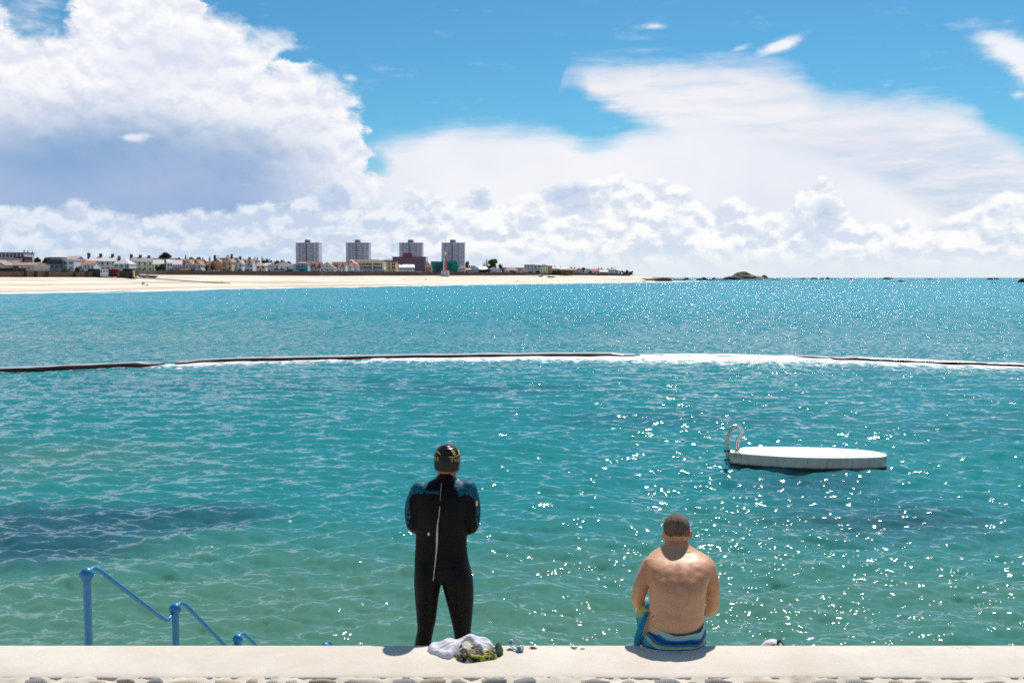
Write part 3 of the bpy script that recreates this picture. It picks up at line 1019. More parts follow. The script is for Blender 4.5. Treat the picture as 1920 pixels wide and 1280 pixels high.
def town_left():
    # --- the near end of the town, left edge of the photograph
    t = house('apartment_block', -30, 46, 473, 474.2, 560, (196, 192, 198), 'brown', 'long flat-roofed apartment block with a glazed top floor at the left edge', 'flat', cols=11, floors=2, cat='apartment block',
              win_w=3.0, win_h=2.4, depth=12, door=False)
    house('brown_house', 27, 46.5, 481, 482, 545, (92, 62, 60), 'brown', 'dark brown flat-roofed house in front of the glazed apartment block', 'flat', cols=3, floors=2)
    house('low_white_house', -6, 27, 484, 485.5, 535, (205, 196, 200), 'grey', 'low white building below the glazed apartment block', 'flat', cols=4, floors=1, door=False)
    house('gable_shed', -22, 9, 488, 497, 488, BEIGE, 'tan', 'beige gabled shed cut by the left edge', 'gable', cols=0, door=False)
    house('tiled_house', 6, 30, 489.5, 497, 505, BEIGE, 'tan', 'tan-tiled low house beside the beige gabled shed', 'side', cols=0, door=False)
    house('long_barn', 17, 83, 492.5, 497.5, 478, (216, 192, 172), 'tan', 'long beige barn with a pale gable end above the sea wall', 'side', rot=-22, cols=2, floors=1, depth=9, win_w=.8, win_h=1.0, door=False)
    house('grey_roof_house', 92, 115, 482, 486, 575, (190, 176, 178), 'tan', 'flat-topped tan house rising behind the dark mansard roof', 'flat', cols=0, door=False)
    house('mansard_house', 86, 119, 487, 495, 500, (120, 132, 150), 'dark', 'house with a big dark slate mansard roof', 'mansard', cols=4, floors=1, win_w=1.9, win_h=1.6)
    house('white_modern_house', 117, 139, 486.3, 488, 502, (206, 212, 224), 'white', 'white modern house with glass balcony beside the dark mansard', 'flat', cols=2, floors=2, win_w=2.2, win_h=1.7, win=GLASSB)
    house('pink_roof_house', 126, 145, 480.5, 486.5, 570, (200, 176, 170), 'pink', 'house with faded pink roof behind the white modern house', 'side', cols=0, door=False)
    house('terracotta_house', 138, 164, 484, 495.5, 510, (208, 206, 214), 'terra', 'house with orange hipped roof and glazed porch, left of the three-chimney cream terrace', 'hip', cols=3, floors=1, win=GLASSB, win_w=1.3,
          extra=conservatory(140, 158, 497.5, 507))
    house('annexe', 157, 176, 489, 496, 506, (206, 206, 214), 'terra', 'small white annexe with a low orange roof against the cream terrace', 'side', cols=3, floors=1, win=GLASSB)
    house('cream_terrace', 160, 214, 481.5, 489.6, 545, CREAM, 'white', 'long cream terrace with white roof and three wide chimneys', 'side', rot=16, cols=5, floors=2, chim=((162.5, 473.5), (182.5, 474.5), (202.5, 475)), depth=11, trim=True)
    house('white_cottage', 213, 243, 484.5, 494.5, 530, (232, 230, 228), 'white', 'small white cottage with pyramid-like white roof between the cream and yellow terraces', 'hip', cols=3, floors=1, win=GLASSB, win_w=1.9, win_h=1.9, chim=((218, 479.5),))
    house('yellow_terrace', 233, 283, 482.5, 490.5, 560, YEL, 'grey', 'yellow-walled terrace with grey roof and three wide chimneys', 'side', rot=24, cols=4, floors=2, chim=((242, 475.8), (256.5, 476.8), (270.5, 477.8)), depth=12, trim=True)
    house('white_bungalow', 280, 306, 487.5, 495, 575, (230, 224, 206), 'white', 'cream bungalow with a bright white roof right of the yellow terrace', 'side', rot=20, cols=2, floors=1, depth=8)
    house('dark_roof_terrace', 275, 327, 484, 487.5, 640, (120, 100, 105), 'brown', 'long dark brown roof below the large round tree', 'side', cols=0, door=False)
    house('white_villa', 304, 322, 487, 493, 590, (224, 220, 204), 'white', 'white-walled villa with a white gable roof, next to the red awning', 'side', rot=25, cols=2, floors=2, depth=8)
    house('white_twin_gable', 316, 340, 487.5, 495.5, 585, (216, 218, 226), 'white', 'white house with a shining roof above the striped red awning', 'side', rot=18, cols=4, floors=1, win=GLASSB,
          extra=lambda t, w, dp, he, hr, zb, D, pc: local_box(t, 'awning', mat('awning_red', (0.62, 0.16, 0.17), .7, .1, 1), pc, D, 320, 346, 501.8, 503.2, -dp / 2 - 3, -dp / 2 - .01, zb))
    house('terracotta_row', 337, 379, 486, 495, 605, (196, 176, 164), 'terra', 'row of terracotta-roofed houses with blue-glazed bays', 'side', cols=7, floors=1, win=GLASSB, win_w=2.6, win_h=2.0, dormer=(345, 355, 366))
    house('orange_gable_house', 347, 361, 488.5, 496, 596, (206, 190, 176), 'terra', 'left of the two small orange gables in front of the terracotta row', 'gable', cols=2, floors=1, win=GLASSB, win_w=2.2, win_h=2.2)
    house('orange_gable_house', 363, 377, 489, 496.5, 597, (212, 206, 204), 'terra', 'right of the two small orange gables in front of the terracotta row', 'gable', cols=2, floors=1, win=GLASSB, win_w=2.2, win_h=2.2)
    house('red_roof_house', 369, 381, 488.5, 495.5, 640, (150, 90, 90), 'red', 'house with a bright red roof behind the terracotta row', 'side', cols=0, door=False)
    house('brown_roof_house', 378, 394, 490, 496.5, 612, (176, 148, 128), 'brown', 'brown-roofed house tucked against the tan gable', 'side', cols=2, floors=1)
    house('tan_gable_house', 389, 417, 484.5, 494, 608, TANW, 'tan', 'plain tan house with blank gable end and one pink chimney', 'side', rot=50, cols=3, floors=2, depth=13, chim=((399, 478),), door=False)
    house('ornate_house', 417, 435, 481, 491, 612, (204, 180, 150), 'tan', 'tall ornate tan house with a pointed gable and twin windows', 'gable', cols=2, floors=2, chim=((423, 478), (430.5, 475.8)), win_h=2.0, depth=11)
    house('slate_house', 410, 446, 483.5, 491, 640, (140, 120, 120), 'dark', 'dark slate-roofed house behind the ornate tan gable', 'side', cols=0, door=False, depth=10)
    house('white_gable_house', 438, 455, 486, 494.5, 622, (214, 214, 226), 'pink', 'left of the pair of white gabled houses with dark dormers', 'gable', cols=2, floors=2, chim=((447.5, 480),))
    house('white_gable_house', 452, 474, 485.5, 495, 630, (216, 210, 218), 'pink', 'right of the pair of white gabled houses, with three dark dormers', 'side', cols=4, floors=2, chim=((465, 481.5),), dormer=(455, 460, 468))
    house('blue_roof_house', 464, 481, 488, 492, 665, (180, 186, 205), 'grey', 'grey flat house behind the white gabled pair', 'flat', cols=3, floors=1, door=False)
    house('cream_villa', 470, 498, 492, 498, 650, (226, 210, 176), 'pink', 'low cream villa with pale orange roof below the poplars', 'hip', cols=3, floors=1, win_w=1.6)
    house('white_box_house', 492, 513, 493.5, 496, 660, (226, 228, 232), 'white', 'white box-like house with one wide dark window', 'side', rot=-20, cols=1, floors=1, win_w=4.5, win_h=1.2, depth=8)
    house('brown_hip_house', 508, 547, 490.5, 498, 700, (176, 130, 108), 'brown', 'wide brown hipped roof left of the turquoise-sheeted house', 'hip', cols=0, door=False, depth=14)
    house('pale_gable_house', 521, 552, 494.8, 500, 680, (206, 214, 222), 'grey', 'pale low gabled house with a round dark window by the brown hipped roof', 'side', rot=-14, cols=2, floors=1, win_w=1.0, win_h=1.2)
    TEAL = mat('turquoise_sheeting', (0.05, 0.42, 0.46), .6, .2, .4)

    def sheets(t, w, dp, he, hr, zb, D, pc):
        local_box(t, 'sheet', TEAL, pc, D, 545, 577, 500.8, 505.5, -dp / 2 - 1.2, -dp / 2 - 1.1, zb)
        local_box(t, 'sheet', TEAL, pc, D, 570, 577.4, 497, 508, -dp / 2 - 1.5, -dp / 2 - 1.3, zb)
        for k in range(6):
            x = -w / 2 + w * k / 5
            MB().tube([(x, -dp / 2 - 1.25, 0), (x, -dp / 2 - 1.25, he + .4)], .06, 6).build('scaffold_pole', mat('scaffold_steel', (.35, .36, .38), .4, .1, 1, metal=.6), t)
    house('sheeted_house', 545, 577, 495, 496.4, 690, (150, 186, 196), 'grey', 'house wrapped in turquoise scaffold sheeting', 'flat', cols=5, floors=2, win_w=2.0, extra=sheets)
    # --- terracotta terrace under the first tower
    house('terracotta_terrace', 574, 602, 491.8, 500, 735, (196, 184, 176), 'terra', 'left third of the terracotta terrace below the first tower, with dark dormers', 'side', cols=4, floors=2, dormer=(585, 590, 599))
    house('big_gable_house', 599, 627, 491.8, 503, 725, (214, 204, 196), 'terra', 'broad pale gable in the middle of the terracotta terrace', 'gable', cols=3, floors=1)
    house('terracotta_terrace', 622, 648, 491.2, 499.5, 738, (206, 200, 196), 'terra', 'right third of the terracotta terrace, with long skylights', 'side', cols=4, floors=2, dormer=(628, 633, 643))
    house('roof_house', 560, 590, 491.3, 494, 800, (180, 140, 120), 'terra', 'faint orange roof ridge at the foot of the first tower', 'side', cols=0, door=False)
    house('cream_gable_house', 644, 668, 486.8, 495.5, 728, (236, 222, 196), 'pink', 'tall cream gable with two dark attic windows', 'gable', cols=0, door=False, depth=12,
          extra=lambda t, w, dp, he, hr, zb, D, pc: [put(winmesh(GLASS), 'window', t, ((q - pc) * mpp(D), -dp / 2, he + (hr - he) * .38), (1.1, 1, 1.1)) for q in (654, 658.5)])
    house('red_dormer_house', 652, 661, 494, 498.5, 718, (232, 222, 212), 'red', 'left of the two little white houses with red roofs', 'gable', cols=1, floors=2)
    house('red_dormer_house', 662, 671, 495.5, 500, 716, (230, 220, 214), 'red', 'right of the two little white houses with red roofs', 'gable', cols=1, floors=2)


def hotel():
    D = 745 + dadj(696)
    pc, x0p, x1p = 696, 668, 720
    c = at_y(pc, 510, D)
    zb = top_z(pc) - 1.0
    t = thing('seafront_hotel', (c.x, c.y + 7, zb), 'long cream hotel with two rows of dark glazed balconies under a brown roof', 'hotel')
    X = lambda p: (p - pc) * mpp(D)
    Z = lambda y: at_y(pc, y, D).z - zb
    cream = wallmat((228, 208, 170))
    MB().box(X(668), X(720), -7, 7, -1, Z(491.2)).build('wall', cream, t)
    MB().add([(X(664), -7.6, Z(491)), (X(722), -7.6, Z(491)), (X(722), 7.6, Z(491)), (X(664), 7.6, Z(491)), (X(650), 0, Z(486.2)), (X(708), 0, Z(486.2))],
             [(0, 1, 5, 4), (1, 2, 5), (2, 3, 4, 5), (3, 0, 4), (3, 2, 1, 0)]).build('roof', ROOFS['brown'], t)
    for (a, b) in ((673, 697), (700, 717)):
        for (ya, yb) in ((493.4, 497.3), (499.5, 504.2)):
            o = MB().box(X(a), X(b), -7.15, -7.003, Z(yb), Z(ya)).build('balcony_glazing', GLASS, t)
            n = int((b - a) / 3)
            for k in range(n + 1):
                x = X(a) + (X(b) - X(a)) * k / n
                MB().box(x - .12, x + .12, -7.4, -7.16, Z(yb), Z(ya)).build('mullion', TRIM, o)
    for y in (498.2, 505.4):
        MB().box(X(671), X(719), -8.2, -7.2, Z(y) - .25, Z(y) + .2).build('balcony_slab', cream, t)
    for k, p in enumerate((681, 688, 695, 702, 709, 715)):
        put(winmesh(GLASS), 'window', t, (X(p), -7.0, 1.0), (3.2, 1, 1.9))
    MB().box(X(669), X(724), -9.5, -7.3, .2, Z(505.9)).build('porch', wallmat((150, 158, 172)), t)
    # right wing with piers
    D2, pc2 = 752 + dadj(735), 731
    c = at_y(pc2, 510, D2)
    zb2 = top_z(pc2) - 1
    t = thing('hotel_wing', (c.x, c.y + 6, zb2), 'cream and orange wing with tall pier-framed windows, right end of the long hotel', 'hotel')
    X = lambda p: (p - pc2) * mpp(D2)
    Z = lambda y: at_y(pc2, y, D2).z - zb2
    MB().box(X(719.6), X(743), -6, 6, -1, Z(491.5)).build('wall', wallmat((206, 166, 136)), t)
    MB().box(X(719), X(744), -6.5, 6.5, Z(491.5) + .003, Z(489.8)).build('roof', ROOFS['brown'], t)
    for p in (720.4, 726.5, 733, 742):
        MB().box(X(p) - .35, X(p) + .35, -6.4, -6.003, -1, Z(491.6)).build('pier', cream, t)
    for p in (723.3, 729.8, 736, 739.5):
        for y in (497.5, 503.8):
            put(winmesh(GLASS), 'window', t, (X(p), -6, Z(y)), (1.4, 1, 1.9))
    house('grey_hill_house', 716, 742, 484.8, 488, 900, (150, 145, 150), 'grey', 'grey hipped roof showing between the hotel and the plum block', 'hip', cols=0, door=False)


def towers():
    D = 1250
    wm = wallmat((202, 196, 206), 'tower_concrete')
    pm = wallmat((210, 204, 210), 'tower_panel')
    rec = mat('tower_recess', (0.30, 0.26, 0.28), .8, .1, .3)
    lift = mat('lift_house', (0.16, 0.24, 0.28), .6, .15, .3)
    first = None
    TGL = mat('tower_glass', (.17, .17, .21), .2, .3, .4)
    labels = ['leftmost of the four grey tower blocks, above the turquoise-sheeted house', 'second grey tower block from the left, above the hotel roof',
              'third grey tower block, half hidden behind the plum-brown block', 'rightmost grey tower block, behind the red and white beacon']
    for i, (px0, px1, y) in enumerate(((558.6, 601, 456.3), (651.6, 694.4, 456.6), (750.6, 793.2, 457), (829, 872, 456.3))):
        pc = (px0 + px1) / 2
        c = at_y(pc, 510, D)
        zb = 8.0
        H = at_y(pc, y, D).z - zb
        W = (px1 - px0) * mpp(D)
        if first is None:
            t = first = thing('tower_block', (c.x, c.y, zb), labels[0], 'tower block', 'grey tower blocks behind the seafront')
            hw = W / 2
            MB().box(-hw, hw, -10, 10, -2, H).build('wall', wm, t)
            MB().box(-hw - .2, hw + .2, -10.2, 10.2, H + .003, H + .7).build('roof_parapet', wm, t)
            MB().box(-hw * .28, hw * .14, -5, 5, H + .7, H + 4.4).build('lift_house', lift, t)
            MB().box(hw * .145, hw * .24, -5, 5, H + .7, H + 4.0).build('tank_housing', pm, t)
            # proud ribs between the window bays
            for f in (-.98, -.56, -.26, .02, .62, .98):
                MB().box(hw * f - .35, hw * f + .35, -10.35, -10.003, -2, H).build('rib', pm, t)
            for f, ww in ((-.06, .8),):
                MB().box(hw * f - ww, hw * f + ww, -10.08, -10.003, -2, H - 1).build('stair_recess', rec, t)
            fl = 2.75
            n = int(H / fl)
            for k in range(n):
                z = H - (k + 1) * fl + .9
                for f, ww in ((-.70, 1.3), (-.62, 1.0), (-.38, 1.7), (-.18, 1.5), (.50, 1.5)):
                    put(winmesh(TGL), 'window', t, (hw * f, -10.0, z), (ww, 1, 1.35))
                for f in (.1, .24, .38):
                    put(winmesh(GLASSB), 'window', t, (hw * f, -10.0, z), (1.7, 1, .9))
                put(winmesh(GLASSB), 'window', t, (hw * .8, -10.0, z), (1.2, 1, 1.0))
                MB().box(hw * .05, hw * .46, -10.5, -10.003, z - .75, z - .2).build('balcony', pm, t)
        else:
            r = first.copy()
            C.objects.link(r)
            r.location = (c.x, c.y, zb)
            r['label'] = labels[i]
            for ch in list(first.children):
                o = ch.copy()
                C.objects.link(o)
                o.parent = r
    # plum-brown block in front of the third tower
    house('plum_block', 736, 797, 481.2, 482, 860, (132, 98, 112), 'brown', 'wide plum-brown office block below the third tower', 'flat', cols=12, floors=6, win_w=1.3, win_h=.8, cat='office block', depth=16,
          win=mat('plum_window', (.10, .08, .11), .3, .2, .5),
          extra=lambda t, w, dp, he, hr, zb, D, pc: (local_box(t, 'penthouse', wallmat((140, 84, 84)), pc, D, 755, 772.5, 474, 480.9, -5, 4, zb),
                                                    [MB().tube([(w / 2 + 1 + q, -dp / 2 + r, 0), (w / 2 + 1 + q, -dp / 2 + r, hr)], .09, 6).build('scaffold_pole', MATS['scaffold_steel'], t) for q in (0, 1.4) for r in (0, 2, 4)],
                                                    [MB().box(w / 2 + .9, w / 2 + 2.5, -dp / 2, -dp / 2 + 4, 1.9 * k + 1.2, 1.9 * k + 1.3).build('scaffold_deck', MATS['scaffold_steel'], t) for k in range(6)]))
    house('white_pavilion', 745, 777, 496, 501.2, 775, (226, 230, 236), 'white', 'white pavilion with a long white roof in front of the plum block', 'side', rot=14, cols=8, floors=1, win=GLASSB, win_w=1.5, depth=9, chim=((752, 494),))
    house('pink_house', 798, 809, 496, 502, 840, (186, 136, 124), 'brown', 'small pink-brown house between the plum block and the green-netted site', 'side', cols=2, floors=2)
    # green-netted building site
    NET = mat('green_netting', (0.0, 0.42, 0.31), .7, .3, .5)
    NETD = mat('green_netting_dark', (0.01, 0.20, 0.17), .7, .3, .5)
    STEEL = MATS['scaffold_steel']

    def nets(t, w, dp, he, hr, zb, D, pc):
        y = -dp / 2 - 1.4
        for (a, b, ya, yb, mm) in ((808, 826, 490.5, 493.6, NET), (829, 855, 488.6, 493, NET), (808, 817, 494, 508, NET), (848, 859, 494.5, 508, NET), (836, 846, 495, 500, NETD),
                                   (818, 830, 494.5, 497, NETD), (818, 846, 502.5, 505, NETD), (838, 848, 500.5, 502.5, NET)):
            local_box(t, 'netting', mm, pc, D, a, b, ya, yb, y, y + .12, zb)
        for k in range(11):
            x = -w / 2 - .5 + (w + 1) * k / 10
            MB().tube([(x, y + .4, 0), (x, y + .4, he + 1.5)], .08, 6).build('scaffold_pole', STEEL, t)
        for k in range(4):
            MB().box(-w / 2 - .5, w / 2 + .5, y + .3, y + 1.2, 2.0 * k + 1.6, 2.0 * k + 1.75).build('scaffold_deck', STEEL, t)
    house('netted_site', 809, 857, 490, 492, 985, (70, 92, 104), 'grey', 'building site wrapped in bright green scaffold netting', 'flat', cols=7, floors=3, win_w=2.2, win_h=1.6, cat='building site', extra=nets)
    house('beige_turret', 860, 872, 496.5, 503, 990, (206, 186, 174), 'tan', 'small beige turret-like house right of the green netting', 'hip', cols=2, floors=2, win_w=.8)


def beacon():
    Y = 915
    p = at_y(834.5, 518.6, Y)
    t = thing('beacon', (p.x, Y, p.z), 'red and white lattice daymark beacon on a white block on the sand', 'beacon')
    X = lambda q: (q - 834.5) * mpp(Y)
    Z = lambda y: at_y(834.5, y, Y).z - p.z
    wh = mat('beacon_white', (.72, .70, .70), .6, .1, .5)
    rd = mat('beacon_red', (.62, .07, .08), .5, .12, .5)
    MB().rings([[(X(826.5), -3.4, -1), (X(842.5), -3.4, -1), (X(842.5), 3.4, -1), (X(826.5), 3.4, -1)], [(X(828.2), -3, Z(507.2)), (X(841.5), -3, Z(507.2)), (X(841.5), 3, Z(507.2)), (X(828.2), 3, Z(507.2))]]).build('base_block', mat('beacon_concrete', (.56, .53, .55), .8, .12, .5), t)
    zt, z0 = Z(477.5), Z(507)
    hw0, hw1 = X(834.5 + 3.4), X(834.5 + 1.3)
    for sx in (-1, 1):
        for sy in (-1, 1):
            MB().tube([(sx * hw0, sy * hw0, z0), (sx * hw1, sy * hw1, zt)], .22, 6).build('leg', wh if sx < 0 else rd, t)
    for k in range(6):
        u, v = k / 6, (k + 1) / 6
        a = hw0 + (hw1 - hw0) * u
        b = hw0 + (hw1 - hw0) * v
        za, zb = z0 + (zt - z0) * u, z0 + (zt - z0) * v
        for s in (-1, 1):
            MB().tube([(-a * s, -a, za), (b * s, -b, zb)], .12, 5).build('brace', wh, t)
    # slatted daymark: white on its left half, red on its right half
    for (f0, f1, m, nm) in ((-.9, -.08, wh, 'white_board'), (.06, .9, rd, 'red_board')):
        n = 7
        for k in range(n):
            u, v = .08 + .9 * k / n, .08 + .9 * (k + .82) / n
            a, b = hw0 + (hw1 - hw0) * u, hw0 + (hw1 - hw0) * v
            za, zb = z0 + (zt - z0) * u, z0 + (zt - z0) * v
            if nm == 'white_board' and k % 2:
                continue
            MB().rings([[(a * f0, -a - .25, za), (a * f1, -a - .25, za), (a * f1, -a - .1, za), (a * f0, -a - .1, za)],
                        [(b * f0, -b - .25, zb), (b * f1, -b - .25, zb), (b * f1, -b - .1, zb), (b * f0, -b - .1, zb)]]).build(nm, m, t)
    MB().ball((0, 0, zt + 1.0), 1.15, 12, 8, (1, 1, 1.1)).build('lantern', wh, t, True)
    MB().tube([(0, 0, zt + 2), (0, 0, zt + 3.6)], .12, 6).build('finial', wh, t)


def town_right():
    H = house
    H('long_grey_roof', 938, 1000, 499.4, 502, 1180, (170, 130, 122), 'grey', 'very long low grey roof behind the right-hand bungalows', 'side', cols=0, door=False)
    H('grey_gable_bungalow', 878, 899, 498, 504.5, 1020, (200, 206, 210), 'grey', 'grey-roofed gabled bungalow right of the beige turret', 'gable', cols=4, floors=1)
    H('white_bungalow', 895, 914, 500.5, 505, 1040, (222, 226, 232), 'white', 'white bungalow with a plain roof below the conifers', 'side', rot=14, cols=3, floors=1)
    H('red_shed', 872, 883, 503, 506, 1015, (170, 110, 112), 'pink', 'small reddish shed beside the grey gabled bungalow', 'side', cols=0, door=False)
    H('white_arched_house', 911, 941, 500.6, 505.6, 1045, (236, 232, 224), 'white', 'wide white house with low spreading gable below the big tree', 'gable', cols=4, floors=1, win=GLASSB)
    H('pink_roof_bungalow', 946, 972, 501.4, 507, 1060, (206, 186, 176), 'pink', 'bungalow with faded orange roof and skylight under the long grey roof', 'hip', cols=3, floors=1)
    H('beige_gable_house', 974, 994, 501, 507.5, 1075, (206, 190, 178), 'tan', 'rounded beige gable with white arched window', 'gable', cols=1, floors=1, win=TRIM)
    H('grey_flat_block', 983, 1003, 496, 498, 1150, (190, 178, 196), 'pink', 'grey block with red end wall behind the beige gable', 'flat', cols=4, floors=2)
    H('white_flat_block', 995, 1014, 496.8, 497.8, 1120, (212, 214, 224), 'grey', 'white flat block with square dark windows', 'flat', cols=3, floors=3, win_w=2.0, win_h=1.6)
    H('cream_block', 1013, 1027, 497.5, 499, 1110, (222, 212, 186), 'grey', 'cream block beside the brown-ended block', 'flat', cols=3, floors=3, chim=((1018, 495.2), (1022, 495.4)))
    H('brown_end_block', 1026, 1035.5, 498, 498.8, 1120, (176, 118, 88), 'brown', 'narrow brown and yellow block at the end of the cream block', 'flat', cols=3, floors=3, win=mat('yellow_bay', (.55, .42, .22), .7, .1, .5), win_w=1.6, win_h=1.8)
    H('white_terrace', 1035, 1049, 500.3, 503.5, 1150, (206, 210, 218), 'grey', 'white terrace house right of the brown-ended block', 'side', cols=3, floors=2, chim=((1041, 498.5),))
    H('white_terrace', 1048, 1061, 501.3, 504.5, 1165, (210, 212, 214), 'grey', 'white terrace house above the green dune, nearest the dark trees', 'side', cols=3, floors=2, chim=((1052, 500),))
    H('white_lodge', 1058, 1068, 505, 508, 1160, (224, 224, 226), 'white', 'small white lodge at the end of the dune', 'gable', cols=1, floors=1)
    H('orange_house', 1066, 1079, 503, 506, 1190, (206, 160, 144), 'pink', 'orange-pink house beside the dark round tree', 'side', cols=3, floors=2, chim=((1078, 500.5),))
    H('pink_terrace', 1079, 1092, 502.5, 505.5, 1200, (206, 186, 190), 'pink', 'pale pink house above the parked cars', 'gable', cols=2, floors=2)
    H('cream_hut', 1086, 1093, 503.8, 506.5, 1205, (222, 206, 166), 'tan', 'narrow cream house right of the pale pink one', 'gable', cols=1, floors=2)
    H('white_roof_hall', 1096, 1112, 503.5, 507, 1220, (226, 224, 226), 'white', 'hall with low white roof above the white cars', 'gable', cols=2, floors=1)
    H('red_roof_hall', 1108, 1124, 504.2, 508, 1235, (204, 170, 164), 'red', 'house with sloping red and white roof', 'side', rot=-20, cols=2, floors=1)
    H('pink_row', 1118, 1133, 503.4, 506, 1260, (206, 184, 192), 'pink', 'pale pink row right of the red-roofed house', 'side', cols=4, floors=2, chim=((1123, 501.5), (1128.5, 501.2)))
    H('grey_chalet', 1124, 1140, 507, 509.5, 1240, (190, 184, 196), 'grey', 'low grey chalet in front of the pale pink row', 'side', cols=4, floors=1)
    H('lilac_house', 1138, 1156, 503, 506, 1270, (206, 198, 208), 'pink', 'last big pale house before the dark trees at the point', 'side', rot=15, cols=4, floors=2, chim=((1148, 501.3),))


def tree(name, px, ytop, w_px, D, m, label, base=510.0, n=420, shape='round', group=None, trunk=True, leaf=None):
    D = max(D + dadj(px), wall_y(px) + 3.5) if px > 256 else D
    zb = top_z(min(1190, max(-300, px))) - 0.6
    p = at_y(px, base, D)
    H = at_y(px, ytop, D).z - zb
    W = w_px * mpp(D)
    t = thing(name, (p.x, D, zb), label, 'tree', group)
    r = random.Random(int(px * 10))
    bark = mat('bark', (.09, .07, .05), .9, .2, 2)
    cz0 = H * (0.12 if shape != 'round' else 0.3)
    if trunk:
        tb = MB().tube([(0, 0, -.5), (r.uniform(-.2, .2), 0, H * .4), (r.uniform(-.4, .4), 0, H * .8)], [W * .05 + .12, W * .035 + .09, .05], 7)
        tb.build('trunk', bark, t)
        if shape == 'round':
            for k in range(4):
                a = r.uniform(0, 6.28)
                MB().tube([(0, 0, H * .35), (math.cos(a) * W * .18, math.sin(a) * W * .18, H * .55), (math.cos(a) * W * .33, math.sin(a) * W * .33, H * .75)], [.16, .1, .04], 5).build('limb', bark, t)
    cl = []
    nc = 22 if shape == 'round' else 12 if shape == 'bush' else 9
    for k in range(nc):
        if shape == 'round':
            a, q = r.uniform(0, 6.28), r.uniform(0, 1) ** .6
            zc = r.uniform(.10, .86)
            wd = W * .34 * (1 - max(0, (zc - .45) / .55) ** 2) ** .5
            cl.append((math.cos(a) * q * wd, math.sin(a) * q * wd, H * zc, W * r.uniform(.15, .25), H * r.uniform(.11, .17)))
        elif shape == 'bush':
            cl.append((r.uniform(-.42, .42) * W, r.uniform(-.2, .2) * W * .5, H * r.uniform(.12, .78), W * r.uniform(.12, .2), H * r.uniform(.17, .26)))
        else:
            f = k / (nc - 1)
            cl.append((r.uniform(-.08, .08) * W, r.uniform(-.08, .08) * W, cz0 + (H * .95 - cz0) * f, W * .52 * (1 - f) ** .4 * r.uniform(.8, 1.05) + .15, H * .13))
    lb = MB()
    s0 = leaf or max(.34, W * .075)
    n = int(n * 1.6)
    for i in range(n):
        c = cl[r.randrange(nc)]
        th, ph = r.uniform(0, 6.283), math.acos(r.uniform(-1, 1))
        q = r.uniform(.35, 1.0) ** .5
        x, y, z = c[0] + c[3] * q * math.sin(ph) * math.cos(th), c[1] + c[3] * q * math.sin(ph) * math.sin(th), c[2] + c[4] * q * math.cos(ph)
        s = s0 * r.uniform(.6, 1.5)
        u = Vector((r.gauss(0, 1), r.gauss(0, 1), r.gauss(0, .6))).normalized()
        v = u.cross(Vector((r.gauss(0, 1), r.gauss(0, 1), r.gauss(0, 1)))).normalized()
        P = Vector((x, y, z))
        lb.add([P - u * s, P + v * s * .7, P + u * s, P - v * s * .7], [(0, 1, 2, 3)])
    lb.build('crown', m, t)
    return t


def leafmat(nm, a, b):
    return mat(nm, a, .8, .2, .6, color2=b)


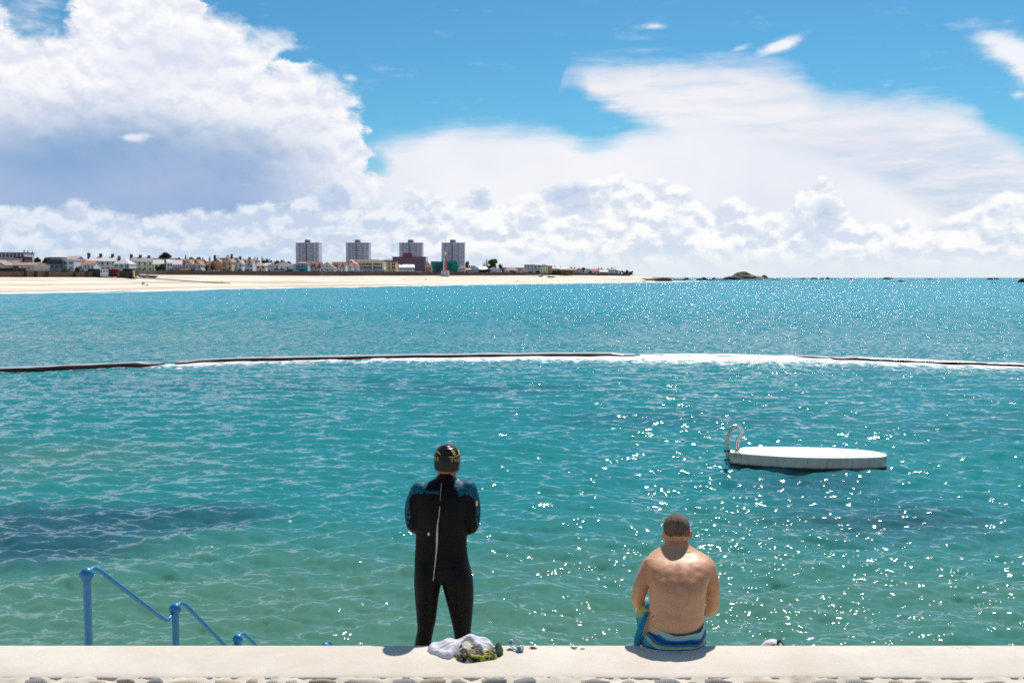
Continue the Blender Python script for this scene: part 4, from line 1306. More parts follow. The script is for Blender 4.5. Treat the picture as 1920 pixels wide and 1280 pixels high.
def vegetation():
    DK = leafmat('leaves_dark', (.055, .085, .035), (.022, .040, .022))
    MD = leafmat('leaves_mid', (.11, .15, .05), (.04, .065, .025))
    LT = leafmat('leaves_light', (.20, .22, .08), (.08, .11, .04))
    DRY = leafmat('leaves_dry', (.26, .19, .10), (.12, .09, .05))
    GR = leafmat('leaves_grey', (.22, .22, .18), (.12, .12, .10))
    tree('cypress', 46.3, 472.3, 4, 575, DK, 'thin dark cypress against the end of the glazed apartment block', shape='spire', n=260)
    tree('cypress', 53.5, 472.0, 5.5, 580, DK, 'middle one of three dark cypresses behind the beige barn', shape='spire', n=320)
    tree('cypress', 62, 473.5, 7, 582, DK, 'widest and rightmost of three dark cypresses behind the beige barn', shape='spire', n=360)
    tree('hedge_tree', 80, 482.5, 34, 560, MD, 'broad olive hedge-like tree behind the barn roof', shape='bush', n=900)
    tree('bare_tree', 137, 478, 14, 640, GR, 'greyish half-bare tree behind the faded pink roof', shape='round', n=160)
    tree('round_tree', 308, 473, 29, 640, DK, 'large dark round tree above the white roofs', n=1300)
    tree('garden_tree', 305, 494, 11, 558, MD, 'small olive tree in front of the white villa', n=360)
    tree('shrub', 297, 497, 10, 566, MD, 'low shrub before the cream bungalow', shape='bush', n=240)
    tree('hedge_tree', 340, 480.5, 22, 690, DK, 'dark clump of trees left behind the terracotta row', shape='bush', n=500)
    tree('hedge_tree', 366, 481, 26, 690, MD, 'greener clump of trees right behind the terracotta row', shape='bush', n=600)
    tree('pointed_tree', 348.5, 479, 4, 650, DK, 'dark pointed tree rising from the middle of the terracotta row', shape='spire', n=220)
    tree('pointed_tree', 380.5, 484, 4.5, 628, DK, 'dark pointed tree beside the red roof', shape='spire', n=220)
    tree('pointed_tree', 393.5, 482.5, 4.5, 650, DK, 'dark pointed tree left of the tan gable chimney', shape='spire', n=220)
    tree('palm_tree', 387, 496.5, 6, 585, DK, 'small dark palm left before the tan gable', n=160)
    tree('palm_tree', 398, 496.5, 7, 590, DK, 'small dark palm in the middle before the tan gable', n=160)
    tree('shrub', 362, 503.5, 8, 585, DK, 'dark shrub below the blue-glazed bays', shape='bush', n=220)
    tree('bush', 410, 481, 16, 700, DK, 'dark tree tops behind the tan gable chimney', shape='bush', n=260)
    tree('hedge_tree', 458, 481.5, 18, 720, MD, 'low green tree line behind the white gabled pair', shape='bush', n=360)
    tree('poplar', 478.5, 483, 4, 720, DK, 'left poplar of the pair above the cream villa', shape='spire', n=240)
    tree('poplar', 483, 483.3, 5, 722, DK, 'right poplar of the pair above the cream villa', shape='spire', n=260)
    tree('pine_tree', 492, 483, 5, 735, DK, 'narrow dark pine left of the bushy tree by the white box house', shape='spire', n=260)
    tree('bushy_tree', 500, 484, 17, 735, MD, 'bushy green tree above the white box house', n=700)
    tree('bare_tree', 509, 482, 15, 745, GR, 'pale half-bare tree right of the bushy green tree', n=170)
    tree('hedge_tree', 530, 488, 30, 760, LT, 'yellow-green low trees behind the wide brown hipped roof', shape='bush', n=420)
    tree('hedge', 472, 503.5, 10, 640, DK, 'dark hedge before the low cream villa', shape='bush', n=220)
    tree('hedge', 533, 505, 34, 668, DK, 'long dark hedge below the pale gabled house', shape='bush', n=420)
    tree('shrub', 122, 503, 12, 470, MD, 'grey-green shrub on the sea wall below the white modern house', shape='bush', n=240)
    tree('shrub', 145, 500.5, 10, 480, DK, 'dark shrub beside the glazed porch', shape='bush', n=260)
    tree('dry_tree', 803, 489, 11, 930, DRY, 'orange-brown bare tree left of the green netting', n=260)
    tree('willow', 876, 486.5, 13, 1180, LT, 'yellow-green tree leaning out from the rightmost tower', n=420)
    tree('dry_bush', 882, 497, 14, 1100, DRY, 'brown scrub at the foot of the rightmost tower', shape='bush', n=260)
    tree('conifer', 908, 492, 6, 1120, DK, 'lowest dark conifer left of the big two-tone tree', shape='spire', n=260)
    tree('conifer', 912.5, 486.5, 6, 1130, DK, 'tall dark conifer against the big two-tone tree', shape='spire', n=320)
    tree('broad_tree', 923, 485.5, 22, 1130, LT, 'big two-tone yellow-green tree above the wide white house', n=1100)
    tree('dark_bush_tree', 939, 494, 11, 1140, DK, 'dark round tree right of the big yellow-green one', n=420)
    tree('shrub', 905, 505, 28, 1015, DK, 'dark hedge below the white bungalow by the conifers', shape='bush', n=360)
    tree('shrub', 960, 506.5, 12, 1040, DK, 'dark bush under the faded orange roof', shape='bush', n=220)
    tree('shrub', 993, 508.5, 8, 1060, DK, 'dark bush below the rounded beige gable', shape='bush', n=200)
    tree('shrub', 1008, 507, 10, 1070, DK, 'dark bush left of the dune below the white flat block', shape='bush', n=260)
    tree('dune_scrub', 1052, 508.5, 44, 1130, LT, 'yellow-green scrub along the low dune', shape='bush', n=520)
    tree('shrub', 1050, 507, 8, 1125, MD, 'rounder green bush in the middle of the dune scrub', shape='bush', n=200)
    tree('conifer', 1062, 501, 7, 1210, DK, 'dark conifer clump left of the orange-pink house', shape='bush', n=320)
    tree('round_tree', 1072, 499, 7, 1215, DK, 'small dark round tree above the orange-pink house', n=320)
    tree('hedge_tree', 1093, 500.8, 20, 1260, DK, 'dark tree line above the pale pink house', shape='bush', n=360)
    tree('shrub', 1107, 508, 9, 1200, DK, 'dark bush beside the white cars', shape='bush', n=200)
    tree('dark_tree', 1160, 506.8, 9, 1300, DK, 'first dark tree after the last pale house', shape='bush', n=320)
    tree('dark_tree', 1171, 506.3, 11, 1310, DK, 'middle dark tree at the point', shape='bush', n=420)
    tree('dark_tree', 1180.5, 506.6, 11, 1315, DK, 'last dark round tree at the point', shape='bush', n=420)


def seawalls():
    def wallstrip(name, p0, p1, label, m, th=1.0, steps=12, pil=(), top=None, capm=None, base_off=0.8):
        pts = [p0 + (p1 - p0) * k / steps for k in range(steps + 1)]
        a0 = at_y(p0, 512, wall_y(p0))
        t = thing(name, (a0.x, a0.y, base_z(p0) - base_off), label, 'wall')
        f = []
        for p in pts:
            w = at_y(p, 512, wall_y(p))
            zt = (top(p) if top else top_z(p))
            f.append([(w.x, w.y - th / 2, base_z(p) - base_off), (w.x, w.y - th / 2, zt), (w.x, w.y + th / 2, zt), (w.x, w.y + th / 2, base_z(p) - base_off)])
        MB().rings(f).build('wall_face', m, t, world=True)
        f = [[(r[1][0], r[1][1] - .15, r[1][2] + .004), (r[1][0], r[1][1] - .15, r[1][2] + .25), (r[2][0], r[2][1] + .1, r[2][2] + .25), (r[2][0], r[2][1] + .1, r[2][2] + .004)] for r in f]
        MB().rings(f).build('coping', capm or m, t, world=True)
        for p in pil:
            w = at_y(p, 512, wall_y(p))
            MB().box(w.x - .9, w.x + .9, w.y - th / 2 - 1.6, w.y - th / 2 - .003, base_z(p) - base_off, top_z(p) - .1).build('buttress', mat('buttress_stone', (.085, .055, .045), .9, .2, .8), t, world=True)
        return t
    ST = mat('sea_wall_stone', (.25, .155, .11), .9, .35, .9, color2=(.13, .08, .06))
    DS = mat('dark_wall_stone', (.12, .07, .06), .9, .3, .9, color2=(.075, .045, .042))
    DK = mat('slipway_stone', (.06, .045, .05), .9, .3, .9)
    wallstrip('sea_wall', -320, 222, 'tall brown stone sea wall with dark buttresses along the left beach', ST, pil=(51.5, 71, 92, 144, 167, 211), capm=DS)
    wallstrip('sea_wall', 256, 600, 'long thin dark red-brown sea wall under the houses, left of the towers', DS, steps=18)
    wallstrip('sea_wall', 600.4, 1012, 'thin dark red-brown sea wall running below hotel, beacon and bungalows', DS, steps=18)
    wallstrip('sea_wall', 1066, 1182, 'low brown sea wall below the last houses at the point', DS, steps=10, th=1.2)
    # black-topped wall standing on the sea wall at the far left
    a = at_y(-60, 505, 458)
    b = at_y(52, 505, 466)
    t = thing('boundary_wall', (a.x, 466, top_z(0)), 'black-topped boundary wall on the sea wall at the left edge', 'wall')
    MB().box(a.x, b.x, 464, 465, top_z(0) + .26, at_y(0, 502.4, 464).z).build('wall_face', mat('black_wall', (.03, .028, .035), .8, .2, 1), t, world=True)
    MB().box(at_y(9, 1, 464).x, at_y(19, 1, 464).x, 463.5, 463.99, top_z(0) + .26, at_y(0, 498.5, 464).z).build('gatehouse', mat('plum_shed', (.09, .05, .05), .8, .2, 1), t, world=True)
    # slipway bastion
    a, b = at_y(222, 510, 505), at_y(252, 510, 515)
    t = thing('bastion', ((a.x + b.x) / 2, 512, base_z(240) - .5), 'dark square bastion at the head of the slipway', 'bastion')
    MB().rings([[(a.x, 503, 4.5), (b.x, 508, 4.5), (b.x, 521, 4.5), (a.x, 521, 4.5)], [(a.x, 503, at_y(237, 508.2, 505).z), (b.x, 508, at_y(237, 508.2, 505).z), (b.x, 521, at_y(237, 508.2, 505).z), (a.x, 521, at_y(237, 508.2, 505).z)]]).build('wall_face', DK, t, world=True)
    MB().box(at_y(220, 1, 512).x, at_y(243, 1, 512).x, 510, 518, at_y(237, 508.2, 505).z + .003, at_y(237, 503.5, 512).z).build('parapet', DK, t, world=True)
    MB().box(at_y(229, 1, 503).x, at_y(234, 1, 503).x, 503.6, 504.6, 5.2, at_y(230, 511.5, 503).z).build('doorway', mat('doorway_dark', (.015, .013, .015), .9, .1, 1), t, world=True)
    t = thing('gate_pillar', (at_y(252.5, 512, 508).x, 507, 5.2), 'pale yellow gate pillar at the right end of the dark bastion', 'pillar')
    MB().box(-.35, .35, -.35, .35, -.5, at_y(252, 507.5, 507).z - 5.2).build('shaft', wallmat((222, 200, 150)), t)
    MB().box(-.5, .5, -.5, .5, at_y(252, 507.5, 507).z - 5.197, at_y(252, 506.8, 507).z - 5.2).build('cap', wallmat((222, 200, 150)), t)
    # red shed and white kiosk on the wall, near the bastion
    for (p0, p1, y0, rgb, nm, lb, rf) in ((205, 220, 504.6, (72, 20, 24), 'red_shed', 'dark red shed on the sea wall beside the bastion', 'red'),
                                          (188, 203, 505, (214, 212, 216), 'white_kiosk', 'small white kiosk on the sea wall below the cream terrace', 'white'),
                                          (165, 188, 504.3, (40, 48, 70), 'navy_hoarding', 'navy blue hoarding on the sea wall below the cream terrace', 'dark')):
        house(nm, p0, p1, y0, y0 + .6, 500, rgb, rf, lb, 'flat', cols=3 if 'kiosk' in nm else 0, floors=1, depth=3, door=False, cat='shed' if 'shed' in nm else 'kiosk' if 'kiosk' in nm else 'hoarding', win_w=.8, win_h=.8)
    # wooden groyne running down the beach
    def line(name, pts, w, h, label, m, cat):
        P = [at_y(a, b, y) for a, b, y in pts]
        t = thing(name, P[0], label, cat)
        for q0, q1 in zip(P[:-1], P[1:]):
            d = Vector((q1.x - q0.x, q1.y - q0.y)).normalized()
            n_ = Vector((-d.y, d.x)) * w / 2
            MB().rings([[(q0.x - n_.x, q0.y - n_.y, q0.z - 1.2), (q0.x + n_.x, q0.y + n_.y, q0.z - 1.2), (q0.x + n_.x, q0.y + n_.y, q0.z + h), (q0.x - n_.x, q0.y - n_.y, q0.z + h)],
                        [(q1.x - n_.x, q1.y - n_.y, q1.z - 1.2), (q1.x + n_.x, q1.y + n_.y, q1.z - 1.2), (q1.x + n_.x, q1.y + n_.y, q1.z + h), (q1.x - n_.x, q1.y - n_.y, q1.z + h)]]).build('groyne_section', m, t, world=True)
        return t
    tar = mat('tarred_timber', (.05, .028, .03), .8, .25, 1)
    g_ = line('groyne', [(a_, b_, bz(a_, b_)) for a_, b_ in ((228, 520.9), (258, 521.4), (290, 523.4), (330, 525.8), (380, 529), (416, 531), (432, 531.8))], .5, .35, 'long dark groyne running down the left beach to the water', tar, 'groyne')
    q = at_y(417, 531, bz(417, 531))
    MB().tube([(q.x, q.y, q.z - .5), (q.x, q.y, q.z + 1.1)], .16, 8).build('marker_post', tar, g_, world=True)
    line('groyne', [(1120, 520.6, 1300), (1165, 522.2, 1290), (1215, 523.6, 1290), (1258, 524.2, 1300)], 1.6, .9, 'dark straight groyne on the pale spit at the end of the beach', tar, 'groyne')


def cars():
    pal = {'white': (.75, .75, .76), 'silver': (.45, .47, .5), 'blue': (.05, .10, .28), 'dark': (.03, .03, .04), 'red': (.4, .03, .03)}
    first = {}
    prof = [(-2.1, .35), (-2.15, .75), (-1.75, .92), (-1.2, 1.0), (1.0, .98), (1.75, .86), (2.12, .68), (2.12, .35)]
    cab = [(-1.65, .95), (-1.1, 1.42), (.25, 1.45), (1.05, .97)]
    tyre = mat('tyre', (.02, .02, .02), .9, .1, 2)

    def make(kind, label):
        m = mat('car_paint_' + kind, pal[kind] + (1,), .3, .04, 1, coat=.6)
        t = thing('parked_car', (0, 0, 0), label, 'car', 'cars parked along the sea front')
        MB().rings([[(x, y, z) for x, z in prof] for y in (-.82, .82)]).build('body', m, t)
        MB().rings([[(x * .96, y, z - .002) for x, z in cab] for y in (-.7, .7)]).build('cabin', GLASS, t)
        MB().box(-1.1, .2, -.66, .66, 1.449, 1.50).build('roof', m, t)
        for x in (-1.35, 1.35):
            for y in (-.82, .82):
                MB().rings([[(x + .33 * math.cos(a), y + s, .33 + .33 * math.sin(a)) for a in np.linspace(0, 2 * math.pi, 11)[:-1]] for s in (-.1, .1)]).build('wheel', tyre, t)
        return t
    L = [(555, 508.3, 'white', 'white car under the end of the turquoise sheeting hedge'), (519.5, 507.6, 'white', 'white car left of the long dark hedge, the nearer of two'), (528, 508, 'silver', 'silver car just right of a white one below the brown hipped roof'),
         (376, 507.2, 'silver', 'silver car in front of the terracotta row'), (606, 508.8, 'white', 'white car below the left dormers of the terracotta terrace'),
         (616, 508.6, 'white', 'white car before the broad pale gable'), (635, 508.8, 'silver', 'silver car below the skylights of the terracotta terrace'), (675, 509, 'white', 'white car beside the little red-roofed houses'),
         (694, 509.2, 'silver', 'silver car below the middle of the hotel'), (719, 509, 'white', 'white car at the right corner of the hotel'), (784, 509.8, 'white', 'white car right of the white pavilion'), (789, 510, 'silver', 'silver car below the right half of the plum block'),
         (845, 509.6, 'silver', 'silver car right of the beacon'), (882, 510.2, 'white', 'white car below the reddish shed'), (957, 511.2, 'silver', 'silver car under the faded orange roof'),
         (1074, 511.4, 'white', 'white car left of the blue one by the sea wall at the point'), (1079, 511.2, 'blue', 'blue car beside the pale pink house'), (1092, 511.4, 'white', 'first white car under the low white roof'), (1098, 511.6, 'white', 'second white car under the low white roof'),
         (1103, 511.3, 'silver', 'silver car at the right end of the white cars'), (322, 507.2, 'blue', 'blue car under the red awning'), (395, 507.6, 'white', 'white car before the blank tan gable'), (405, 507.6, 'white', 'small white car at the right foot of the tan gable')]
    for px, y, kind, lab in L:
        D = wall_y(px) + 2.6
        p = at_y(px, y, D)
        z = top_z(px) - .35
        if kind not in first:
            t = first[kind] = make(kind, lab)
        else:
            t = first[kind].copy()
            C.objects.link(t)
            t['label'] = lab
            for ch in list(first[kind].children):
                o = ch.copy()
                C.objects.link(o)
                o.parent = t
        t.location = (p.x, D, z)
        t.rotation_euler = (0, 0, R(random.Random(px).uniform(10, 35)))


def rock(name, px, y, w_px, h_px, D, label, m, seed=0, depth=.7, cat='rock', group=None, parent=None, zoff=0.0, sub=3, amp=.38):
    c = at_y(px, y, D)
    hw, H = w_px * mpp(D) / 2, h_px * mpp(D)
    bm = bmesh.new()
    bmesh.ops.create_icosphere(bm, subdivisions=sub, radius=1)
    for v in bm.verts:
        q = v.co.normalized()
        n = mnoise.fractal(q * 1.9 + Vector((seed * 3.1, 0, seed)), 1.0, 2.0, 5)
        rr = 1 + amp * n
        x, yy, z = q.x * rr, q.y * rr, q.z * rr
        v.co = Vector((x * hw, yy * hw * depth, z * H))
    me = bpy.data.meshes.new(name)
    bm.to_mesh(me)
    bm.free()
    me.materials.append(m)
    o = bpy.data.objects.new(name, me)
    C.objects.link(o)
    if parent:
        o.parent = parent
        o.location = Vector((c.x, D, zoff)) - parent.location
    else:
        o.location = (c.x, D, zoff)
        tag(o, label, cat, group)
    return o


def rocks():
    RK = mat('dark_wet_rock', (.06, .045, .05), .8, .3, .12, color2=(.025, .02, .024))
    RG = mat('islet_turf', (.12, .12, .05), .9, .3, .06, color2=(.06, .055, .035))
    # the islet
    D = 2350
    c = at_y(1400, 524, D)
    t = thing('rocky_islet', (c.x, D, 0), 'dark humped islet with a green crown off the end of the spit', 'islet')
    for i, (px, w, h, nm) in enumerate(((1395, 52, 11.5, 'rock_mass'), (1372, 26, 7, 'rock_mass'), (1420, 40, 6.5, 'rock_mass'), (1433, 15, 8.5, 'rock_mass'), (1452, 20, 2.2, 'rock_mass'), (1364, 16, 5.5, 'rock_mass'), (1410, 80, 2.8, 'rock_mass'))):
        rock(nm, px, 524, w, h, D, None, RK, seed=i + 20, parent=t, amp=.24)
    rock('green_crown', 1392, 524, 42, 15.0, D + 8, None, RG, seed=33, parent=t, zoff=.4, amp=.12, depth=.9)
    # reef of low rocks from the spit to the islet
    L = [(1222, 520.5, 26, 1.9, 1560, 'flat pale-footed rock ledge nearest the end of the spit'), (1237, 521.5, 6, 3.6, 1600, 'small pointed rock on the reef nearest the spit'), (1250, 522, 24, 3.6, 1640, 'broad dark rock, largest on the near half of the reef'),
         (1262, 522, 22, 2.6, 1700, 'low dark rock right of the broad one on the reef'), (1286, 522.6, 12, 3.6, 1800, 'knobbed rock in the middle of the reef'), (1272, 523, 60, 1.5, 1760, 'long flat ledge joining the middle of the reef'),
         (1311, 522.8, 12, 3.0, 1950, 'left rock of the pair before the islet'), (1320, 522.8, 11, 4.0, 1980, 'taller right rock of the pair before the islet'), (1338, 523, 10, 3.4, 2050, 'last knob of the reef before the islet'), (1332, 523.5, 56, 1.4, 2020, 'long flat ledge leading to the islet')]
    for i, (px, y, w, h, D, lab) in enumerate(L):
        rock('reef_rock', px, y, w, h * 1.35, D, lab, RK, seed=i + 50, group='reef rocks between spit and islet')
    L = [(1505, 521.9, 9, 1.4, 3600, 'small dark rock, first right of the islet on the horizon'), (1526, 522.6, 14, 1.9, 3300, 'flat dark rock second right of the islet'), (1542, 522.6, 9, 1.6, 3300, 'short dark rock right of the flat one'),
         (1552, 521.5, 7, 2.2, 3600, 'small knobbed rock in the left group on the horizon'), (1564, 522.3, 12, 1.0, 3400, 'very low sliver of rock right of the knobbed one'), (1597, 523.2, 7, 1.2, 3000, 'tiny lone rock in the gap between the two horizon groups'),
         (1665, 522.4, 19, 2.3, 3200, 'largest lone dark rock on the right horizon'), (1690, 527.6, 12, 1.8, 1350, 'dark rock ringed by surf below the horizon'), (1741, 523.4, 16, 1.1, 2700, 'low rock with a white streak of surf to its right'),
         (1857, 523.6, 12, 2.4, 2700, 'left half of the double rock near the right edge'), (1867, 522.4, 12, 2.0, 3100, 'right half of the double rock near the right edge'), (1864, 530.8, 8, 1.2, 960, 'small dark rock with surf below the double rock'),
         (1922, 529.2, 26, 5.2, 1120, 'large dark rock cut by the right edge')]
    for i, (px, y, w, h, D, lab) in enumerate(L):
        rock('sea_rock', px, y, w, h * 1.5, D, lab, RK, seed=i + 80, group='rocks along the right horizon')
    for i, (px, y, w, h, D, lab) in enumerate(((1172, 527, 20, 1.6, 1230, 'dark weedy rock on the sand at the end of the beach'), (1208, 527.8, 8, 1.0, 1240, 'small dark rock at the water edge of the spit'))):
        o = rock('shore_rock', px, y, w, h, D, lab, RK, seed=i + 110, group='rocks on the sand by the spit')
        o.location.z = at_y(px, y, D).z


def person_far(px, y, D, top_rgb, leg_rgb, label, pose='stand', h=1.72):
    """a small walker on the sand: one continuous body with clothes as children"""
    p = at_y(px, y, D)
    t = thing('person', p, label, 'person', None)
    sk = mat('skin_far', (.42, .25, .18), .6, .1, 3)

    def el(z, cx, cy, rx, ry, n=8):
        return [(cx + rx * math.cos(a), cy + ry * math.sin(a), z) for a in (2 * math.pi * k / n for k in range(n))]
    b = MB()
    k = h / 1.72
    if pose == 'stand':
        for s in (-1, 1):
            b.rings([el(0.0, s * .12, -.05, .05, .11), el(.08, s * .12, 0, .05, .05), el(.45 * k, s * .11, .0, .06, .07), el(.82 * k, s * .09, 0, .09, .10)])
            b.rings([el(.75 * k, s * .30, .02, .035, .035), el(1.05 * k, s * .28, .05, .045, .045), el(1.40 * k, s * .2, 0, .06, .06)])
        b.rings([el(.78 * k, 0, 0, .17, .11), el(1.05 * k, 0, 0, .15, .10), el(1.35 * k, 0, 0, .2, .11), el(1.45 * k, 0, 0, .09, .07), el(1.5 * k, 0, 0, .055, .06)])
        b.ball((0, 0, 1.61 * k), .11, 10, 8, (.85, 1, 1.15))
        b.build('body', sk, t, True)
        MB().rings([el(.80 * k, 0, 0, .19, .13), el(1.05 * k, 0, 0, .17, .12), el(1.36 * k, 0, 0, .23, .13), el(1.47 * k, 0, 0, .1, .08)]).build('top', wallmat(top_rgb, 'cloth_%d_%d_%d' % top_rgb), t, True)
        tr = MB()
        for s in (-1, 1):
            tr.rings([el(.12, s * .12, 0, .07, .075), el(.45 * k, s * .11, 0, .08, .09), el(.84 * k, s * .09, 0, .11, .12)])
        tr.build('trousers', wallmat(leg_rgb, 'cloth_%d_%d_%d' % leg_rgb), t, True)
    else:                                                   # sitting on the sand, legs forward to the left
        b.rings([el(.0, .1, 0, .2, .18), el(.25, .08, 0, .19, .14), el(.55, .03, 0, .21, .13), el(.66, 0, 0, .08, .08)])
        b.ball((-.02, 0, .82), .12, 10, 8, (.9, 1, 1.1))
        for s in (-1, 1):
            b.tube([(.05, s * .1, .12), (-.35, s * .12, .42), (-.6, s * .12, .06)], [.1, .08, .05], 8)
            b.tube([(.03, s * .22, .55), (-.15, s * .24, .32), (-.35, s * .14, .36)], [.055, .045, .035], 7)
        b.build('body', sk, t, True)
        MB().rings([el(.02, .1, 0, .23, .2), el(.25, .08, 0, .21, .16), el(.56, .03, 0, .235, .15), el(.66, 0, 0, .1, .1)]).build('top', wallmat(top_rgb, 'cloth_%d_%d_%d' % top_rgb), t, True)
    return t


def beach_life():
    for px, y, tr, lr, lab, pose in ((266.8, 535.2, (30, 28, 34), (26, 26, 32), 'dark-clothed walker, left of the pair on the left beach', 'stand'), (270, 535.2, (60, 30, 30), (30, 26, 30), 'walker in reddish top, right of the pair on the left beach', 'stand'),
                                     (276, 535.8, (24, 22, 26), (24, 22, 26), 'dark-clothed person sitting on the sand beside the walking pair', 'sit'),
                                     (798.5, 525.2, (28, 28, 32), (26, 26, 30), 'lone dark walker on the sand left of the beacon', 'stand'), (757.5, 526.2, (150, 130, 110), (120, 100, 90), 'faint beige walker on the sand below the white pavilion', 'stand'),
                                     (970, 528.4, (70, 66, 66), (50, 48, 50), 'grey walker near the water on the narrow right beach', 'stand'), (1067, 527.6, (170, 150, 130), (110, 96, 90), 'pale walker near the water toward the spit', 'stand')):
        person_far(px, y, bz(px, y), tr, lr, lab, pose)
    # dinghies on the sand
    hullw = mat('dinghy_hull', (.05, .05, .06), .5, .2, 1)
    cov = mat('dinghy_cover', (.7, .69, .68), .7, .1, 1)

    def boat(px, y, L, rz, lab, white=True):
        D = bz(px, y)
        p = at_y(px, y, D)
        t = thing('dinghy', p, lab, 'boat', 'small boats drawn up on the sand')
        t.rotation_euler = (0, 0, R(rz))
        rs = []
        for f in np.linspace(-1, 1, 9):
            w = L * .19 * (1 - max(0, f) ** 2.2) * (1 - .25 * max(0, -f)) + .02
            z1 = L * .16 + L * .06 * max(0, f) ** 2
            rs.append([(f * L / 2, -w, z1), (f * L / 2, -w * .7, L * .05), (f * L / 2, 0, .0), (f * L / 2, w * .7, L * .05), (f * L / 2, w, z1)])
        MB().rings(rs).build('hull', hullw, t, True)
        if white:
            rs = [[(a[0][0] * .94, a[0][1] * 1.03, a[0][2] + .02), (a[0][0] * .94, 0, a[0][2] + L * .09 * (1 - (2 * a[0][0] / L) ** 2)), (a[4][0] * .94, a[4][1] * 1.03, a[4][2] + .02)] for a in rs]
            MB().rings(rs, close=True).build('cover', cov, t)
        return t
    boat(268.5, 519.6, 6.0, 165, 'dinghy with white cover by the bastion, the left one of two')
    boat(285, 520.6, 6.5, 150, 'dinghy with white cover at the head of the groyne, the right one of two')
    boat(1013, 518.6, 8.5, 120, 'dark boat with pale cover at the end of the thin sea wall')
    boat(1033, 520.4, 8.0, 165, 'low dark open boat on the sand below the dune', False)


seawalls()
town_left()
hotel()
towers()
town_right()
vegetation()
beacon()
cars()
rocks()
beach_life()


# ------------------------------------------------------------------ foreground: wall, terrace, steps, pool wall
WZ = 3.0
Y_FAR = ground(960, 1208, WZ).y
Y_NEAR = ground(960, 1268, WZ).y
TER_Z = 2.43
Y_TER = 7.58


def concrete_material(nm, c1, c2, stain=0.25):
    m = bpy.data.materials.new(nm)
    m.use_nodes = True
    nt = m.node_tree
    g = NT(nt)
    b = nt.nodes['Principled BSDF']
    pos = g.node('ShaderNodeNewGeometry').outputs['Position']
    n = g.noise(pos, 2.2, 5, 0.65)
    f = g.noise(pos, 55.0, 4, 0.65)
    c = g.mix(g.step(n, 0.3, 0.72), c1, c2)
    spots = g.step(g.noise(pos, 21.0, 4, 0.7), 0.66, 0.74)
    c = g.mix(g.mul(spots, stain), c, (0.40, 0.35, 0.29, 1))
    grit = g.step(g.noise(pos, 160.0, 2, 0.6), 0.68, 0.76)
    c = g.mix(g.mul(grit, stain), c, (0.35, 0.31, 0.27, 1))
    wx = g.xyz(pos)
    wv = g.vop('ADD', g.vmul(pos, (0.7, 1.6, 1)), g.vmul(g.noise(pos, 6.0, 3, 0.6, color=True), (0.35, 0.35, 0.0)))
    crack = g.voro(wv, 1.1, 'DISTANCE_TO_EDGE', 'Distance')
    ck = g.mul(g.step(crack, 0.006, 0.0015), g.step(n, 0.55, 0.62))
    c = g.mix(g.mul(ck, 0.5), c, (0.25, 0.21, 0.18, 1))
    nt.links.new(c, b.inputs['Base Color'])
    b.inputs['Roughness'].default_value = 0.88
    b.inputs['Specular IOR Level'].default_value = 0.3
    bp = g.node('ShaderNodeBump')
    bp.inputs['Strength'].default_value = 0.35
    bp.inputs['Distance'].default_value = 0.004
    nt.links.new(g.add(g.mul(f, 0.6), g.mul(n, 2.0)), bp.inputs['Height'])
    nt.links.new(bp.outputs[0], b.inputs['Normal'])
    return m


